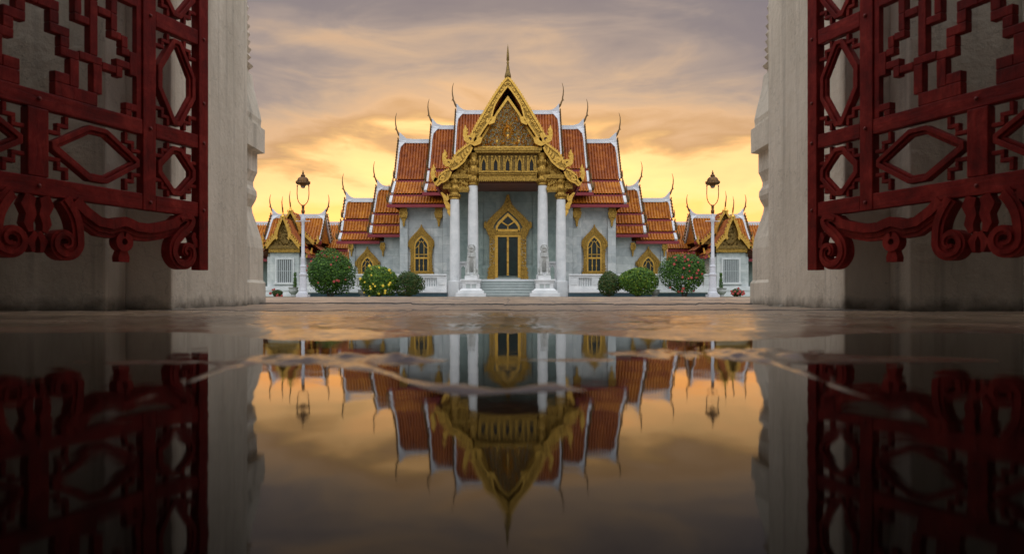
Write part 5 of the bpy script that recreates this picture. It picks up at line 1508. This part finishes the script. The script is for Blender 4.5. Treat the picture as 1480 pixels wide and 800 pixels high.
def shrub(px, py0, py1, hw, Y, s_px, lm, label, fl=None, nfl=0, n=5200, leaf=.085, seed=1, stems=9, gap=.0, group=None, low=.30):
    """leafy round shrub: px centre, py0 top row, py1 foot row, hw half width in rows"""
    rn = random.Random(seed)
    cx, zt = X(px, Y), Z(py0, Y); a = hw*.001*Y; H = zt
    root = empty('shrub', (cx, Y, .01), label, 'shrub', group)
    zc = H*.56; hz = H-zc
    lobes = [(Vector((rn.gauss(0,1), rn.gauss(0,1), rn.gauss(0,1))).normalized(), rn.uniform(.05,.17), rn.uniform(.15,.4)) for _ in range(26)]
    def rad(d):
        r = .88
        for v, am, w in lobes:
            t_ = d.dot(v)
            if t_ > 1-w: r += am*((t_-1+w)/w)*.9
        return r
    V = []; F = []
    tips = []
    leaf *= 1.35; n = int(n*1.7)
    for i in range(n):
        d = Vector((rn.gauss(0,1), rn.gauss(0,1), rn.gauss(0,1))).normalized()
        rr = rad(d)*(1 - abs(rn.gauss(0,.19)))
        if rn.random() < .16: rr *= rn.uniform(.3,.95)
        if rn.random() < .05: rr *= rn.uniform(1.02,1.10)
        hh = hz if d.z > 0 else zc*.94
        p = Vector((cx+d.x*rr*a, Y+d.y*rr*a, zc+d.z*rr*hh))
        if p.z < low*H*.22: continue
        # the foot of the bush is open between the stems
        if p.z < low*H and rn.random() < .30+gap: continue
        if mnoise.noise((p.x*2.6/max(a,.5), p.y*2.6/max(a,.5), p.z*2.6/max(a,.5)+seed)) > .50-gap*.8: continue
        nr = (d + Vector((rn.gauss(0,.55), rn.gauss(0,.55), rn.gauss(0,.45)+.35))).normalized()
        tg = nr.cross(Vector((rn.gauss(0,1), rn.gauss(0,1), rn.gauss(0,1)-.6))).normalized(); bt = nr.cross(tg)
        l = leaf*rn.uniform(.7,1.5); w = l*rn.uniform(.24,.36)
        k = len(V)
        V += [p-tg*l*.5, p+bt*w-nr*.012, p+tg*l*.5-nr*l*.12, p-bt*w-nr*.012, p+nr*l*.05]
        F += [(k,k+1,k+4),(k+1,k+2,k+4),(k+2,k+3,k+4),(k+3,k,k+4)]
        if d.y < -.25 and rr > .84: tips.append((p, d))
    b = MB(); b.v = V; b.f = F
    b.build('foliage', lm, root)
    q = MB()
    for i in range(stems):
        an = 2*PI*i/stems+rn.uniform(-.3,.3); r0 = .05*a*rn.uniform(.5,2); r1 = a*rn.uniform(.35,.75)
        q.tube([(cx+r0*math.cos(an), Y+r0*math.sin(an), -.02), (cx+r1*.45*math.cos(an), Y+r1*.45*math.sin(an), H*.22), (cx+r1*.8*math.cos(an+.2), Y+r1*.8*math.sin(an+.2), H*.42), (cx+r1*math.cos(an+.1), Y+r1*math.sin(an+.1), H*.66)], [.028,.022,.016,.008], 6)
    q.build('stems', M_STEM, root)
    if fl and tips:
        bm = None
        for i in range(nfl):
            p, d = tips[rn.randrange(len(tips))]; p = p+d*.10+Vector((0,-.05,0))
            q = MB(); R_ = rn.uniform(.055,.10)
            for j in range(5):
                an = 2*PI*j/5; q.blob((p.x+.5*R_*math.cos(an), p.y-.01, p.z+.5*R_*math.sin(an)), R_*.55, (1,.4,1), 6, 4)
            q.build('blossom', fl, root)
    return root
FG = 'shrubs before the temple'
shrub(477, 366, 428, 33, 45.6, -1, M_LEAF, 'largest round dark green shrub beside the left lamp post', M_RFL, 14, 6500, seed=1, group=FG)
shrub(547, 385, 429, 26.5, 45.4, -1, M_LEAF2, 'rounded bright green shrub dotted with yellow flowers', M_YFL, 20, 5400, seed=2, leaf=.09, group=FG)
shrub(592, 392, 428, 19.5, 45.6, -1, M_LEAF3, 'small dark round shrub nearest the steps on the left', None, 0, 3600, seed=3, leaf=.075, group=FG)
shrub(880.5, 392, 428.5, 16.5, 45.6, 1, M_LEAF3, 'smallest upright shrub nearest the steps on the right', None, 0, 2500, seed=4, leaf=.08, gap=.1, group=FG)
shrub(921, 385.5, 429, 26.5, 45.4, 1, M_LEAF2, 'wide rounded green shrub second from the steps on the right', None, 0, 5000, seed=5, leaf=.085, gap=.06, group=FG)
shrub(989, 366, 428, 32, 45.6, 1, M_LEAF, 'tall open shrub with red flowers and bare lower stems', M_RFL, 30, 5200, seed=6, gap=.16, group=FG, low=.42)
shrub(401, 418, 429, 7.5, 45.2, -1, M_LEAF3, 'tiny red tinged plant in front of the left pavilion', M_RFL, 8, 500, seed=7, leaf=.07, stems=4, group='low red plants')
shrub(1064.5, 417, 429.5, 8, 45.2, 1, M_LEAF3, 'tiny red flowered plant in front of the right pavilion', M_RFL, 12, 500, seed=8, leaf=.07, stems=4, group='low red plants')

def urn(px, py0, py1, hw, Y, label, group):
    cx, k = X(px,Y), .001*Y; zt = Z(py0,Y); h = zt-.03
    root = empty('planter_urn', (cx, Y, .03), label, 'urn', group)
    r = hw*k
    q = MB(); q.lathe(cx, Y, [(.55*r,.03),(.58*r,.03+.12*h),(.42*r,.03+.22*h),(.5*r,.03+.30*h),(.86*r,.03+.5*h),(.95*r,.03+.72*h),(.84*r,.03+.86*h),(1.0*r,.03+.93*h),(1.0*r,zt)], 20)
    q.build('bowl', M_STONE, root, smooth=True, angle=40)
    q = MB(); q.lathe(cx, Y, [(.8*r,zt-.02),(.8*r,zt+.006)], 16); q.build('soil', M_STEM, root)
urn(424, 415, 428, 7.2, 46.2, 'pale stone urn with clipped shrub beside the left lamp post', 'stone urns')
urn(1043, 416, 428, 7.2, 46.2, 'pale stone urn with clipped shrub beside the right lamp post', 'stone urns')
urn(946, 418.5, 429, 8.0, 46.4, 'empty pale stone urn between the two large shrubs on the right', 'stone urns')
urn(524, 418.5, 429, 7.0, 46.4, 'empty pale stone urn between the two large shrubs on the left', 'stone urns')
def topiary(px, py0, py1, Y, label, seed):
    cx, k = X(px,Y), .001*Y; rn = random.Random(seed)
    root = empty('clipped_shrub', (cx, Y, Z(py1,Y)), label, 'plant', 'clipped columnar shrubs')
    V = []; F = []
    H = (py1-py0)*k
    for i in range(1500):
        t_ = rn.random(); r = (3.4*(1-.35*t_) if t_ < .66 else (1.2 if t_ < .74 else 2.2))*k*math.sqrt(rn.random()); a = rn.uniform(0, 2*PI)
        p = Vector((cx+r*math.cos(a), Y+r*math.sin(a), Z(py1,Y)+H*t_)); nr = Vector((math.cos(a)+rn.gauss(0,.4), math.sin(a)+rn.gauss(0,.4), rn.gauss(.3,.4))).normalized()
        tg = nr.cross(Vector((rn.gauss(0,1),rn.gauss(0,1),rn.gauss(0,1)))).normalized(); bt = nr.cross(tg); l = .05
        j = len(V); V += [p-tg*l*.5, p+bt*l*.3, p+tg*l*.5, p-bt*l*.3]; F.append((j,j+1,j+2,j+3))
    b = MB(); b.v = V; b.f = F; b.build('foliage', M_LEAF, root)
    q = MB(); q.tube([(cx,Y,Z(py1,Y)),(cx,Y,Z(py0+1,Y))], .03, 6); q.build('stem', M_STEM, root)
topiary(426.5, 393.5, 415.2, 46.2, 'slim clipped dark shrub growing in the urn by the left lamp post', 21)
topiary(1042, 394, 416.2, 46.2, 'slim clipped dark shrub growing in the urn by the right lamp post', 22)
